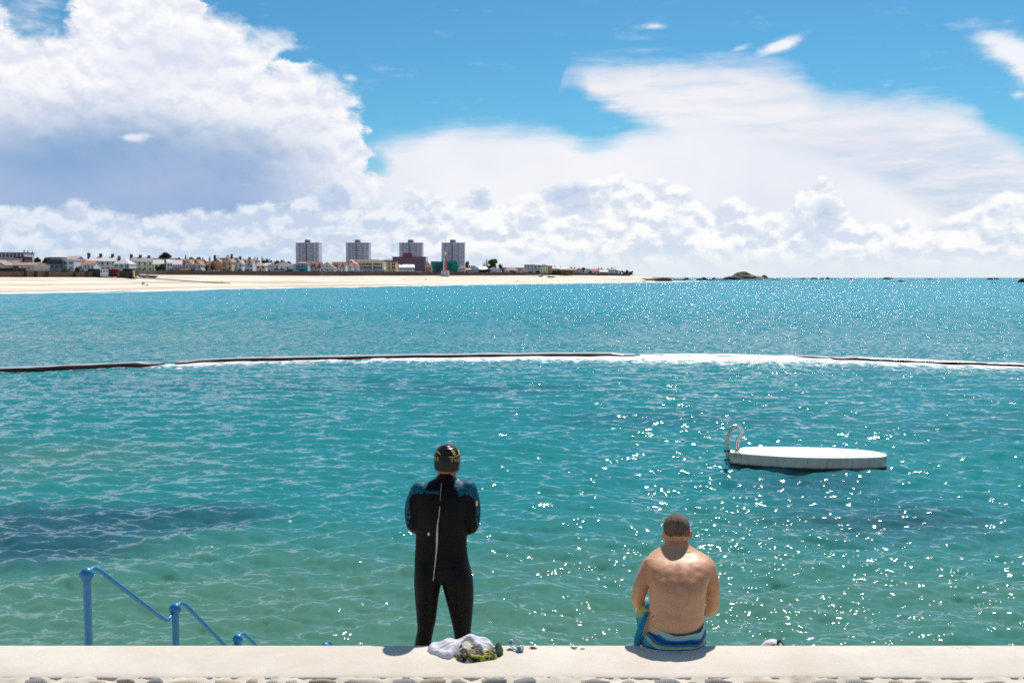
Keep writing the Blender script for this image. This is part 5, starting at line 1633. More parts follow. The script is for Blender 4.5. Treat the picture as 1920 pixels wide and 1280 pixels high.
def build_wall():
    cap_m = concrete_material('pale_cement_render', (0.595, 0.525, 0.435, 1), (0.69, 0.62, 0.53, 1), 0.55)
    mortar = concrete_material('lime_mortar', (0.62, 0.54, 0.43, 1), (0.74, 0.67, 0.56, 1), 0.5)
    t = thing('stone_wall', (0, (Y_FAR + Y_NEAR) / 2, 2.1), 'low rubble-stone sea wall with a broad pale cement top along the bottom of the picture', 'wall')
    # rendered top with softly worn edges; short lengths so the edge can wander
    xs = np.linspace(-9, 9, 181)
    rs = []
    for x in xs:
        w = 0.004 * mnoise.noise(Vector((x * 1.7, 0, 3))) + 0.003 * mnoise.noise(Vector((x * 9, 0, 5)))
        e = 0.006 * mnoise.noise(Vector((x * 5, 4, 0))) + 0.005 * mnoise.noise(Vector((x * 14, 7, 0)))
        y0, y1 = Y_NEAR + e, Y_FAR + 0.4 * w
        rs.append([(x, y0 + .004, 2.962), (x, y0, 2.987 + w), (x, y0 + .022, 2.9955 + w), (x, y0 + .07, WZ + .5 * w), (x, (y0 + y1) / 2, WZ + .004 + w), (x, y1 - .03, WZ + .3 * w), (x, y1 - .006, WZ - .004), (x, y1, WZ - .02), (x, y1, 2.90), (x, y0 + .05, 2.90)])
    MB().rings(rs).build('cement_top', cap_m, t, True, world=True)
    # towards us the top falls away as a sloping apron of rubble set in mortar
    SL = math.tan(R(14))
    az_ = lambda y: 2.996 - (Y_NEAR - y) * SL
    Y_AP = Y_NEAR - .48
    MB().rings([[(x, Y_AP, 1.9), (x, Y_AP, az_(Y_AP) - .03), (x, Y_NEAR + .03, 2.958), (x, Y_FAR - .01, 2.899), (x, Y_FAR - .01, 1.9)] for x in (-9, 9)]).build('mortar_core', mortar, t, world=True)
    gx, gy = np.linspace(-3.9, 3.9, 521), np.linspace(Y_NEAR - .30, Y_NEAR + .014, 22)
    vs, fs = [], []
    for y in gy:
        for x in gx:
            vs.append((x, y, az_(y) - .007 + .012 * mnoise.fractal(Vector((x * 11, y * 14, 1)), 1, 2, 4)))
    n = len(gx)
    for j in range(len(gy) - 1):
        for i in range(n - 1):
            a = j * n + i
            fs.append((a, a + 1, a + n + 1, a + n))
    MB().add(vs, fs).build('mortar_face', mortar, t, True, world=True)
    cols = [(.54, .45, .33), (.40, .36, .31), (.58, .48, .35), (.42, .33, .23), (.60, .53, .43), (.34, .325, .31), (.52, .42, .29), (.46, .40, .33)]
    sm_ = [mat('rubble_stone_%s' % 'abcdefgh'[i], c, .85, .3, 14, bump=.5, bscale=60) for i, c in enumerate(cols)]
    r = random.Random(5)
    shapes = []
    for k in range(16):
        bm = bmesh.new()
        bmesh.ops.create_icosphere(bm, subdivisions=2, radius=1)
        for v in bm.verts:
            q = v.co.copy()
            s = (abs(q.x) ** 2.8 + abs(q.y) ** 2.8 + abs(q.z) ** 2.8) ** (-1 / 2.8)
            n_ = mnoise.fractal(q * 1.5 + Vector((k * 7.3, 0, 0)), 1, 2, 4)
            v.co = q * s * (1 + .36 * n_)
        me = bpy.data.meshes.new('stone')
        bm.to_mesh(me)
        bm.free()
        me.polygons.foreach_set('use_smooth', [True] * len(me.polygons))
        me.materials.append(sm_[k % len(sm_)])
        shapes.append(me)
    yt = Y_NEAR - .004
    for row, hh in enumerate((.075, .085, .085)):
        x = -3.5 + r.random() * .1
        while x < 3.5:
            w = r.uniform(.06, .17) if r.random() < .75 else r.uniform(.15, .24)
            h = hh * r.uniform(.5, 1.0)
            y = yt - h / 2 - r.uniform(0, hh - h)
            put(shapes[r.randrange(16)], 'stone', t, Vector((x + w / 2, y, az_(y) - .011 + r.uniform(-.006, .006))) - t.location, (w / 2, h / 2, r.uniform(.016, .03)), r.uniform(-.3, .3))
            x += w + r.uniform(.0, .10)
        yt -= hh + .014
    # terrace, its face, steps
    tm = concrete_material('terrace_concrete', (.42, .39, .34, 1), (.52, .48, .42, 1))
    o = MB().box(-9.5, 9.5, Y_FAR + .003, Y_TER, -.8, TER_Z).build('terrace', tm)
    o['kind'] = 'structure'
    sb = MB()
    n = 16
    for k in range(n):
        y0 = Y_TER + .004 + k * .3
        sb.box(-3.25, -1.62, y0, y0 + .299, -.8, TER_Z - .17 * (k + 1))
    o = sb.build('steps', tm)
    o['kind'] = 'structure'
    o = MB().box(-30, 30, -6, Y_NEAR - .483, 1.6, 2.1).build('promenade', tm)
    o['kind'] = 'structure'


def build_pool_wall():
    WETC = mat('weedy_wet_concrete', (.085, .045, .03), .6, .5, .8, bump=.6, bscale=3, color2=(.035, .02, .014), spec=.2)
    TOPC = mat('wet_wall_top', (.50, .45, .41), .15, .3, .6)
    labels = ['near dark section of the curving pool wall, at the left edge', 'longest dark section of the pool wall, in the middle', 'low weedy section of the pool wall half drowned in white foam',
              'right section of the pool wall sinking toward the right edge']
    for (p0, p1, hz, sh), lab in zip(((-260, 297, .22, 0.0), (318, 1195, .17, .9), (1205, 1610, .05, 1.2), (1570, 2200, .14, .6)), labels):
        n = max(6, int((p1 - p0) / 22))
        a = ground((p0 + p1) / 2, float(interp((p0 + p1) / 2, POOLWALL_PX)), .16)
        t = thing('pool_wall', (a.x, a.y + sh, 0), lab, 'wall', 'sections of the tidal pool wall')
        fr = []
        for k in range(n + 1):
            p = p0 + (p1 - p0) * k / n
            q = ground(p, float(interp(p, POOLWALL_PX)), .16)
            e = .05 * mnoise.noise(Vector((q.x * .6, q.y * .6, p0))) + .03 * mnoise.noise(Vector((q.x * 2.3, 0, p0)))
            tap = 1.0
            if p0 > -100 and k < 2 or p1 < 2000 and k > n - 2:
                tap = .55
            z = (hz + e * (.7 if hz > .1 else 1.3)) * tap
            fr.append((q.x, q.y + sh, z, hz * tap))
        L = len(fr)
        MB().rings([[(x, y, -.6), (x, y + .06, z - .02), (x, y + .12, z), (x, y + 1.2, z), (x, y + 1.3, -.6)] for x, y, z, h in fr]).build('wall_face', WETC, t, True, world=True)
        MB().rings([[(x, y + .10, z + .004), (x, y + .14, z + .02), (x, y + 1.15, z + .02), (x, y + 1.19, z + .004)] for x, y, z, h in fr]).build('wet_top', TOPC, t, world=True)


build_wall()
build_pool_wall()


# ------------------------------------------------------------------ raft
def build_raft():
    z = .36
    top = [(1367, 847), (1380, 842.5), (1393, 838.2), (1415, 837.3), (1450, 837), (1490, 837.3), (1530, 838.2), (1570, 839.8), (1605, 842), (1635, 845), (1655, 848.5), (1662.5, 852), (1660, 855),
           (1645, 856.8), (1610, 857.8), (1570, 858.2), (1520, 857.6), (1470, 855.8), (1420, 852.5), (1390, 850)]
    P = [ground(a, b, z) for a, b in top]
    cx, cy = sum(p.x for p in P) / len(P), sum(p.y for p in P) / len(P)
    # smooth outline
    Q = []
    n = len(P)
    for i in range(n):
        for s in range(4):
            u = s / 4
            p0, p1, p2, p3 = P[i - 1], P[i], P[(i + 1) % n], P[(i + 2) % n]
            if i in (19, 0, 1) or False:
                Q.append(p1.lerp(p2, u))
            else:
                Q.append(0.5 * ((2 * p1) + (p2 - p0) * u + (2 * p0 - 5 * p1 + 4 * p2 - p3) * u * u + (3 * p1 - p0 - 3 * p2 + p3) * u ** 3))
    t = thing('swimming_raft', (cx, cy, 0), 'white oval swimming raft floating in the pool, with chrome ladder rails at its square end', 'raft')

    def ring(sc, zz):
        return [(cx + (q.x - cx) * sc, cy + (q.y - cy) * sc, zz) for q in Q]
    deck = concrete_material('white_raft_deck', (.80, .79, .77, 1), (.85, .84, .82, 1), .06)
    MB().rings([ring(1.0, z - .02), ring(1.0, z - .004), ring(.992, z)]).build('deck', deck, t, world=True)
    m = bpy.data.materials.new('stained_raft_side')
    m.use_nodes = True
    g = NT(m.node_tree)
    b = m.node_tree.nodes['Principled BSDF']
    pos = g.node('ShaderNodeNewGeometry').outputs['Position']
    zz = g.xyz(pos)[2]
    n1 = g.noise(g.vmul(pos, (1, 1, .35)), 3.2, 5, .65)
    streak = g.noise(g.vmul(pos, (1, 1, .08)), 9, 4, .6)
    c = g.mix(g.step(n1, .3, .7), (.62, .53, .42, 1), (.76, .68, .57, 1))
    c = g.mix(g.mul(g.mul(g.step(n1, .5, .62), g.step(zz, .14, .28)), .75), c, (.30, .27, .09, 1))
    c = g.mix(g.mul(g.step(streak, .52, .7), .4), c, (.30, .24, .17, 1))
    c = g.mix(g.step(g.add(zz, g.mul(g.sub(n1, .5), .05)), .1, .04), c, (.045, .03, .022, 1))
    m.node_tree.links.new(c, b.inputs['Base Color'])
    b.inputs['Roughness'].default_value = .7
    MB().rings([ring(.985, -.25), ring(.99, .0), ring(.998, .03), ring(.999, z - .12), ring(.999, z - .0205)]).build('side', m, t, world=True)
    chrome = mat('ladder_steel', (.55, .50, .42), .22, .1, 6, metal=.9)
    Y0 = ground(1375, 846, z).y

    def rail(pts, Y):
        return [at_y(a, b_, Y + o) for a, b_, o in pts]
    ya, yb = ground(1364, 853, z).y - .1, ground(1382, 843, z).y
    A = [(1362, 872, 0), (1361.8, 846, 0), (1361.7, 823, 0), (1362.8, 819, .0), (1366, 811, .05), (1370.5, 802, .1), (1375.5, 797.6, .15), (1381.5, 797.2, .2), (1386.5, 801, .3), (1389.3, 807, .45), (1388, 813, .6), (1384, 820, .75), (1380.6, 825.5, .85), (1380.2, 830, .9), (1380, 844, .9)]
    B = [(a + 3.6, b_ - .6, o + .1) for a, b_, o in A]
    lad = t
    for k, pth in enumerate((A, B)):
        MB().tube([at_y(a, b_, ya + o * (yb - ya)) for a, b_, o in pth], .024, 8).build('ladder_rail', chrome, lad, True, world=True)
    for py in (845.5, 862):
        p, q = at_y(1358.5, py, ya), at_y(1369, py - .5, ya + .05)
        MB().tube([p, q], .035, 8).build('rung', mat('dark_rung', (.05, .045, .04), .5, .1, 4), lad, True, world=True)
    p = at_y(1381.5, 844, yb)
    MB().tube([(p.x - .08, p.y, z), (p.x + .08, p.y, z)], .03, 8).build('ladder_foot', chrome, lad, True, world=True)


build_raft()


# ------------------------------------------------------------------ handrails down the steps
def build_handrail():
    BL = mat('blue_gloss_paint', (.002, .185, .41), .36, .1, 9, bump=.15, bscale=40, coat=.12)

    def post(t, px, py, Y, zbot):
        c = at_y(px, py, Y)
        MB().ball(c, .0495, 20, 14).build('ball', BL, t, True, world=True)
        MB().tube([(c.x, c.y, zbot), (c.x, c.y, c.z - .052), (c.x, c.y, c.z - .044), (c.x, c.y, c.z - .03)], [.0275, .0275, .032, .034], 16).build('post', BL, t, True, world=True)
        MB().tube([(c.x, c.y, zbot), (c.x, c.y, zbot + .012)], .055, 16).build('base_plate', BL, t, True, world=True)
        return c
    step_z = lambda y: TER_Z - .17 * (int((y - Y_TER) / .3) + 1)
    c0 = at_y(162.5, 1076, 7.0)
    t = thing('handrail', (c0.x, c0.y, TER_Z), 'blue ball-jointed handrail stepping down toward the water behind the wall at left', 'handrail')
    a = post(t, 162.5, 1076, 7.0, TER_Z)
    b = post(t, 328.5, 1140.5, 8.25, step_z(8.25))
    c = post(t, 446, 1197, 9.3, step_z(9.3))
    e = Vector((-2.42, 10.6, c.z - .75))

    def rail(p, q, up=.02, dn=-.028):
        d = (q - p)
        h = Vector((d.x, d.y, 0)).normalized()
        pts = [p + h * .03 + Vector((0, 0, up * .8)), p + h * .075 + Vector((0, 0, up)), p + h * .11 + Vector((0, 0, up * .6))]
        s, f = p + h * .17 + Vector((0, 0, -.025)), q - h * .19 + Vector((0, 0, dn - .0))
        pts += [s + (f - s) * k / 6 for k in range(7)]
        pts += [q - h * .14 + Vector((0, 0, dn - .022)), q - h * .10 + Vector((0, 0, dn - .022)), q - h * .06 + Vector((0, 0, dn - .008)), q - h * .02 + Vector((0, 0, dn + .01))]
        # round the bends
        for _ in range(2):
            pts = [pts[0]] + [x for i in range(len(pts) - 1) for x in (pts[i].lerp(pts[i + 1], .25), pts[i].lerp(pts[i + 1], .75))] + [pts[-1]]
        return pts
    for p, q in ((a, b), (b, c), (c, e)):
        MB().tube(rail(p, q), .0172, 12).build('rail', BL, t, True, world=True)
    MB().ball(e, .0495, 16, 10).build('ball', BL, t, True, world=True)
    MB().tube([(e.x, e.y, step_z(e.y)), e - Vector((0, 0, .03))], .0275, 12).build('post', BL, t, True, world=True)
    c0 = at_y(609.5, 1212.5, 9.6)
    t = thing('handrail', (c0.x, c0.y, step_z(9.6)), 'second blue handrail, only its ball top showing over the wall left of the wetsuit swimmer', 'handrail')
    a = post(t, 609.5, 1213, 9.6, step_z(9.6))
    e = Vector((-1.70, 11.2, a.z - .95))
    MB().tube(rail(a, e), .0172, 12).build('rail', BL, t, True, world=True)
    MB().ball(e, .0495, 16, 10).build('ball', BL, t, True, world=True)
    MB().tube([(e.x, e.y, step_z(e.y)), e - Vector((0, 0, .03))], .0275, 12).build('post', BL, t, True, world=True)


build_handrail()


# ------------------------------------------------------------------ the two swimmers
def fuse(mb, voxel, iters=6, factor=.5):
    """one continuous skin over a set of lofts"""
    o = bpy.data.objects.new('tmp', mb.mesh('tmp', []))
    C.objects.link(o)
    md = o.modifiers.new('r', 'REMESH')
    md.mode = 'VOXEL'
    md.voxel_size = voxel
    ms = o.modifiers.new('s', 'SMOOTH')
    ms.factor = factor
    ms.iterations = iters
    dg = bpy.context.evaluated_depsgraph_get()
    me = bpy.data.meshes.new_from_object(o.evaluated_get(dg))
    old = o.data
    bpy.data.objects.remove(o)
    bpy.data.meshes.remove(old)
    return me


def finish(me, name, m, parent):
    me.name = name
    me.materials.clear()
    me.materials.append(m)
    l = parent.location
    me.transform(Matrix.Translation(-l))
    me.polygons.foreach_set('use_smooth', [True] * len(me.polygons))
    o = bpy.data.objects.new(name, me)
    C.objects.link(o)
    o.parent = parent
    return o


def ering(py, xl, xr, Y, hd, inf=0.0, n=24, sq=2.0):
    """horizontal (super)elliptic ring whose silhouette spans xl..xr at row py and depth Y"""
    a, b = at_y(xl, py, Y), at_y(xr, py, Y)
    cx, hw = (a.x + b.x) / 2, (b.x - a.x) / 2 + inf
    r = []
    for k in range(n):
        q = 2 * math.pi * k / n
        c, s = math.cos(q), math.sin(q)
        x = math.copysign(abs(c) ** (2 / sq), c) * hw
        y = math.copysign(abs(s) ** (2 / sq), s) * (hd + inf)
        r.append((cx + x, Y + y, a.z))
    return r


def dense(rows, k=5):
    """smooth in-between rings (Catmull-Rom on every column)"""
    A_ = [np.array(r, dtype=float) for r in rows]
    out = []
    for i in range(len(A_) - 1):
        p0, p1, p2, p3 = A_[max(0, i - 1)], A_[i], A_[i + 1], A_[min(len(A_) - 1, i + 2)]
        for q in range(k):
            u = q / k
            out.append(tuple(.5 * (2 * p1 + (p2 - p0) * u + (2 * p0 - 5 * p1 + 4 * p2 - p3) * u * u + (3 * p1 - p0 - 3 * p2 + p3) * u ** 3)))
    out.append(tuple(A_[-1]))
    return out


def limb(mb, pts, inf=0.0, n=14):
    """pts: (point, radius)"""
    P = [Vector(p) for p, _ in pts]
    rr = [r + inf for _, r in pts]
    Q, S = [], []
    for i in range(len(P) - 1):
        for k in range(4):
            u = k / 4
            Q.append(P[i].lerp(P[i + 1], u))
            S.append(rr[i] * (1 - u) + rr[i + 1] * u)
    Q.append(P[-1])
    S.append(rr[-1])
    for _ in range(2):
        Q = [Q[0]] + [(Q[i - 1] + Q[i] * 2 + Q[i + 1]) / 4 for i in range(1, len(Q) - 1)] + [Q[-1]]
    mb.tube(Q, S, n)
    for p, s in ((Q[0], S[0]), (Q[-1], S[-1])):
        mb.ball(p, s, 12, 8)


def hand(mb, wrist, d, palm, side=1.0):
    """relaxed hand: palm, four bent fingers of unequal length, a thumb from the side of the palm"""
    d, palm = Vector(d).normalized(), Vector(palm).normalized()
    s = d.cross(palm).normalized() * side
    w = Vector(wrist)
    for u in (-.026, -.009, .009, .026):
        limb(mb, [(w + s * u * .7, .016), (w + d * .05 + s * u, .0155), (w + d * .085 + s * u, .013)], n=10)
    for u, L in ((-.033, .058), (-.011, .076), (.012, .082), (.034, .070)):
        b = w + d * .085 + s * u
        limb(mb, [(b, .0105), (b + d * L * .45 + palm * .008, .0098), (b + d * L * .72 + palm * .026, .009), (b + d * L * .85 + palm * .045, .008)], n=8)
    b = w + d * .02 + s * .03
    limb(mb, [(b, .015), (b + d * .03 + s * .022 + palm * .012, .0125), (b + d * .06 + s * .03 + palm * .026, .010)], n=8)


def bvh_of(o):
    from mathutils.bvhtree import BVHTree
    me = o.data
    l = o.parent.location
    return BVHTree.FromPolygons([v.co + l for v in me.vertices], [tuple(p.vertices) for p in me.polygons])


def cast(bvh, px, py, off=.002):
    d = ray(px, py).normalized()
    h, n, i, t = bvh.ray_cast(Vector((0, 0, CAM_Z)), d)
    if h is None:
        return None
    if n.dot(d) > 0:
        n = -n
    return h + n * off


def strip_on(bvh, path, widths, off=.002, thick=.0022):
    """a narrow band laid on a surface along a px path"""
    rows = []
    pts = []
    for (a, wa_), (b, wb_) in zip(zip(path[:-1], widths[:-1]), zip(path[1:], widths[1:])):
        for k in range(5):
            u = k / 5
            pts.append((a[0] + (b[0] - a[0]) * u, a[1] + (b[1] - a[1]) * u, wa_ + (wb_ - wa_) * u))
    pts.append((*path[-1], widths[-1]))
    mb = MB()
    for i, (x, y, w) in enumerate(pts):
        x0, y0, _ = pts[max(0, i - 1)]
        x1, y1, _ = pts[min(len(pts) - 1, i + 1)]
        dx, dy = x1 - x0, y1 - y0
        L = math.hypot(dx, dy) or 1
        nx, ny = -dy / L * w / 2, dx / L * w / 2
        c = [cast(bvh, x + nx * f, y + ny * f, off if abs(f) > .5 else off + thick) for f in (-1, -.4, .4, 1)]
        if any(p is None for p in c):
            continue
        c[1] = cast(bvh, x - nx * .4, y - ny * .4, off + thick)
        rows.append(c)
    if len(rows) > 1:
        mb.rings(rows, close=False, cap=False)
    return mb


def text_mesh(body, spacing=1.0):
    cu = bpy.data.curves.new('lettering', 'FONT')
    cu.body = body
    cu.space_character = spacing
    cu.resolution_u = 3
    o = bpy.data.objects.new('tmp', cu)
    C.objects.link(o)
    dg = bpy.context.evaluated_depsgraph_get()
    me = bpy.data.meshes.new_from_object(o.evaluated_get(dg))
    bpy.data.objects.remove(o)
    bm = bmesh.new()
    bm.from_mesh(me)
    bmesh.ops.triangulate(bm, faces=bm.faces)
    bmesh.ops.subdivide_edges(bm, edges=bm.edges, cuts=1)
    V = [tuple(v.co) for v in bm.verts]
    Fc = [tuple(v.index for v in f.verts) for f in bm.faces]
    bm.free()
    bpy.data.meshes.remove(me)
    xs, ys = [v[0] for v in V], [v[1] for v in V]
    x0, x1, y1 = min(xs), max(xs), max(ys)
    return [((v[0] - x0) / (x1 - x0), v[1] / y1) for v in V], Fc


def skin_material(nm, c1, c2, red):
    m = bpy.data.materials.new(nm)
    m.use_nodes = True
    nt = m.node_tree
    g = NT(nt)
    b = nt.nodes['Principled BSDF']
    co = g.node('ShaderNodeTexCoord').outputs['Object']
    n = g.noise(co, 9.0, 4, .6)
    f = g.noise(co, 70.0, 3, .6)
    c = g.mix(g.step(n, .3, .7), c1, c2)
    ra = g.node('ShaderNodeAttribute', attribute_name='redness').outputs['Fac']
    c = g.mix(g.mul(ra, .8), c, red)
    fre = g.step(g.noise(co, 120.0, 2, .5), .70, .78)
    c = g.mix(g.mul(fre, .35), c, (.22, .09, .05, 1))
    nt.links.new(c, b.inputs['Base Color'])
    b.inputs['Roughness'].default_value = .48
    b.inputs['Subsurface Weight'].default_value = .12
    b.inputs['Subsurface Radius'].default_value = (.012, .005, .003)
    b.inputs['Subsurface Scale'].default_value = 1.0
    bp = g.node('ShaderNodeBump')
    bp.inputs['Strength'].default_value = .25
    bp.inputs['Distance'].default_value = .004
    nt.links.new(g.add(f, g.mul(n, 2.0)), bp.inputs['Height'])
    nt.links.new(bp.outputs[0], b.inputs['Normal'])
    return m


def in_poly(x, y, poly):
    r = False
    j = len(poly) - 1
    for i in range(len(poly)):
        (xi, yi), (xj, yj) = poly[i], poly[j]
        if (yi > y) != (yj > y) and x < (xj - xi) * (y - yi) / (yj - yi) + xi:
            r = not r
        j = i
    return r


def project(p):
    d = Vector(p) - Vector((0, 0, CAM_Z))
    dep = d.y * CP - d.z * SP
    return 960 + F * d.x / dep, 640 - F * (d.y * SP + d.z * CP) / dep


def standing_man():
    Y = 6.86
    base = at_y(832, 1200, Y)
    t = thing('person', (base.x, Y, TER_Z), 'man standing in a black wetsuit with teal shoulders and a black swim cap', 'person')
    skin = skin_material('tanned_skin', (.34, .155, .095, 1), (.42, .20, .13, 1), (.38, .13, .09, 1))
    A = lambda px, py, y: at_y(px, py, y)
    z_at = lambda z, px, y: Vector((at_y(px, 1250, y).x, y, z))
    HEAD = [(833.4, 833, 843, .05), (835, 827, 849.5, .068), (838, 821.5, 855, .082), (843, 817.6, 859, .093), (850, 815.2, 861.4, .10), (858, 814.4, 862.4, .103), (866, 814.4, 862, .102), (873, 815.2, 860.6, .099), (879, 816.2, 858.6, .095)]
    HY = Y + .05

    def shape(inf, head):
        mb = MB()
        torso = [(893, 820, 856, .062, .03), (898, 814, 861, .068, .02), (903, 802, 872, .075, .01), (909, 790, 880, .088, .0), (918, 782, 884, .105, -.005), (930, 779, 884, .118, -.01), (950, 778.5, 881, .125, -.015), (975, 779.5, 877, .125, -.01),
                 (1000, 780.5, 874.5, .122, .0), (1028, 779.5, 875, .122, .0), (1048, 778.5, 877.6, .126, -.004), (1062, 778.4, 880.5, .130, -.006), (1074, 782, 879, .118, -.0), (1086, 798, 864, .085, .01)]
        mb.rings([ering(p, a, b, Y + o, h, inf, 28, 2.25) for p, a, b, h, o in dense(torso)])
        for path in ([(1044, 784, 829, .10), (1062, 779.2, 830, .126), (1078, 777.8, 828.5, .134), (1092, 777.4, 826, .128), (1110, 778.4, 823.2, .112), (1126, 779.6, 820.6, .097), (1160, 782.6, 816.6, .078), (1179, 783.6, 812.4, .066), (1193, 781, 809.6, .064), (1206, 778.5, 807.6, .066)],
                     [(1044, 826, 874, .10), (1062, 825, 881, .126), (1078, 827, 884.6, .134), (1092, 829.6, 886.4, .128), (1110, 833.6, 887, .114), (1126, 838, 886.8, .098), (1160, 846.6, 884.2, .079), (1179, 850.8, 882.2, .067), (1193, 853, 882.2, .065), (1206, 854.2, 882.2, .066)]):
            rs = [ering(p, a, b, Y - .01, h, inf, 20, 2.1) for p, a, b, h in dense(path)]
            p, a, b, h = path[-1]
            cx = (at_y(a, p, Y).x + at_y(b, p, Y).x) / 2
            zz = rs[-1][0][2]
            out = -.02 if a < 830 else .02
            for z, r in ((zz - .10, .056), (zz - .2, .046), (TER_Z + .09, .041)):
                rs.append([(cx + out * (zz - z) * 2 + (r + inf) * math.cos(q), Y - .02 + (r + inf) * 1.1 * math.sin(q), z) for q in (2 * math.pi * k / 20 for k in range(20))])
            mb.rings(rs)
            if head:
                fx = cx + out * (zz - TER_Z - .09) * 2
                limb(mb, [((fx, Y - .05, TER_Z + .055), .042), ((fx + out * 1.2, Y + .06, TER_Z + .045), .042), ((fx + out * 2.4, Y + .15, TER_Z + .028), .028)])
                for k in range(5):
                    u = (k - 2) * .017
                    limb(mb, [((fx + out * 2.4 + u, Y + .14, TER_Z + .022), .012), ((fx + out * 2.6 + u * 1.1, Y + .195 - abs(k - 1.5) * .008, TER_Z + .014), .011)], n=8)
        for s, sh, md, el, wr in ((-1, (788, 921, 0), (773.6, 947, -.01), (773.5, 985, -.02), (812, 985, .27)), (1, (876, 918, 0), (886.6, 945, -.01), (886, 988, -.02), (846, 988, .27))):
            p0, p1, p2, p3 = (A(q[0], q[1], Y + q[2]) for q in (sh, md, el, wr))
            limb(mb, [(p0, .068), (p1, .055), (p2, .047), (p2.lerp(p3, .35) + Vector((0, 0, -.004)), .047), (p3, .031)], inf)
            # rounded cap of the shoulder
            mb.ball(p0 + Vector((s * .008, 0, -.008)), .062 + inf, 14, 10, (1.0, 1.0, .95))
            if head:
                hand(mb, p3, (-s * .75, .5, -.2), (-s * .3, -.3, -.8), s)
        # neck
        limb(mb, [(A(838, 912, Y + .0), .075), (A(838, 897, Y + .03), .069), (A(838, 880, Y + .045), .066)], inf if not head else 0)
        if head:
            mb.rings([ering(p, a, b, HY, h, 0, 24, 2.15) for p, a, b, h in HEAD] + [ering(886, 820, 855, HY + .02, .09, 0, 24), ering(893, 824, 851, HY + .045, .07, 0, 24)])
            c = A(838.5, 872, HY)
            limb(mb, [(c + Vector((0, .085, .0)), .022), (c + Vector((0, .118, -.03)), .014)])            # nose
            mb.ball(c + Vector((0, .085, -.075)), .035, 12, 8)                                             # chin
            for s in (-1, 1):
                mb.ball(c + Vector((s * .034, .086, .022)), .014, 10, 8)                                    # brows over the eyes
                mb.ball(c + Vector((s * .078, .0, -.012)), .026, 12, 8, (.45, .75, 1.25))                   # ears under the cap
            mb.ball(c + Vector((0, .098, -.048)), .018, 12, 8, (1.5, .5, .5))                               # mouth
        return mb
    body = fuse(shape(-.006, True), .0055, 4)
    ob = finish(body, 'body', skin, t)
    me = fuse(shape(.004, False), .006, 14)
    # neckline: cut the suit off around the neck, higher at the nape
    bm = bmesh.new()
    bm.from_mesh(me)
    kill = []
    for v in bm.verts:
        x, y = project(v.co)
        ax = abs(x - 834)
        nape = 885 + (ax * .12 if ax < 9 else 1.1 + (ax - 9) * .85) if v.co.y < Y + .03 else 901
        if y < nape and ax < 27:
            kill.append(v)
    bmesh.ops.delete(bm, geom=kill, context='VERTS')
    bm.to_mesh(me)
    bm.free()
    # teal panels on the shoulders and upper arms
    Lp = [(809.7, 890), (809.7, 897), (800, 911), (792.5, 927), (781, 923.6), (772, 927), (766.4, 938), (767.5, 955.6), (768.7, 968.8), (764.6, 982), (760.5, 994), (740, 1000), (740, 885)]
    Rp = [(849, 890), (850, 900), (855, 914.6), (861.4, 931), (871, 926), (882.8, 928.6), (890.8, 939), (893, 955.6), (891.8, 975), (896.7, 988.5), (900, 995), (920, 1000), (920, 885)]
    pan = np.zeros(len(me.vertices), dtype=np.float32)
    low = np.zeros(len(me.vertices), dtype=np.float32)
    for v in me.vertices:
        x, y = project(v.co)
        if in_poly(x, y, Lp) or in_poly(x, y, Rp):
            pan[v.index] = 1
        low[v.index] = min(1, max(0, (y - 940) / 45))
    for nm, ar in (('panel', pan), ('low', low)):
        at = me.attributes.new(nm, 'FLOAT', 'POINT')
        at.data.foreach_set('value', ar)
    m = bpy.data.materials.new('neoprene')
    m.use_nodes = True
    nt = m.node_tree
    g = NT(nt)
    b = nt.nodes['Principled BSDF']
    co = g.node('ShaderNodeTexCoord').outputs['Object']
    pa = g.node('ShaderNodeAttribute', attribute_name='panel').outputs['Fac']
    lo = g.node('ShaderNodeAttribute', attribute_name='low').outputs['Fac']
    dots = g.voro(co, 120.0, 'F1', 'Distance', rand=.15)
    sc_ = g.voro(co, 75.0, 'F1', 'Color', rand=.4)
    dt = g.step(dots, .5, .36)
    teal = g.mix(dt, (.004, .035, .055, 1), (.012, .21, .30, 1))
    hole = g.mul(g.step(g.xyz(sc_)[0], .45, .5), g.step(lo, .15, .6))
    teal = g.mix(hole, teal, (.004, .006, .008, 1))
    n = g.noise(co, 7, 4, .6)
    blk = g.mix(n, (.003, .0028, .003, 1), (.006, .005, .005, 1))
    nt.links.new(g.mix(g.step(pa, .35, .65), blk, teal), b.inputs['Base Color'])
    nt.links.new(g.mad(n, .15, .5), b.inputs['Roughness'])
    b.inputs['Specular IOR Level'].default_value = .14
    bp = g.node('ShaderNodeBump')
    bp.inputs['Strength'].default_value = .5
    bp.inputs['Distance'].default_value = .006
    fold = g.noise(g.vmul(co, (1.2, 1.2, 3.2)), 9.0, 3, .55, .6)
    nt.links.new(g.add(g.mul(fold, 2.2), g.mul(g.noise(co, 300, 2, .5), .12)), bp.inputs['Height'])
    nt.links.new(bp.outputs[0], b.inputs['Normal'])
    suit = finish(me, 'wetsuit', m, t)
    bv = bvh_of(suit)

    # zip, its pale cord, toggles, lettering
    cordm = mat('pale_cord', (.55, .47, .42), .7, .2, 60)
    zipm = mat('zip_teeth', (.30, .20, .15), .45, .3, 120)
    o = strip_on(bv, [(828.6, 905), (827, 914), (826, 923), (825.7, 939)], [1.8, 2.2, 1.8, 1.3]).build('zip', zipm, suit, True)
    o.data.transform(Matrix.Translation(-t.location))
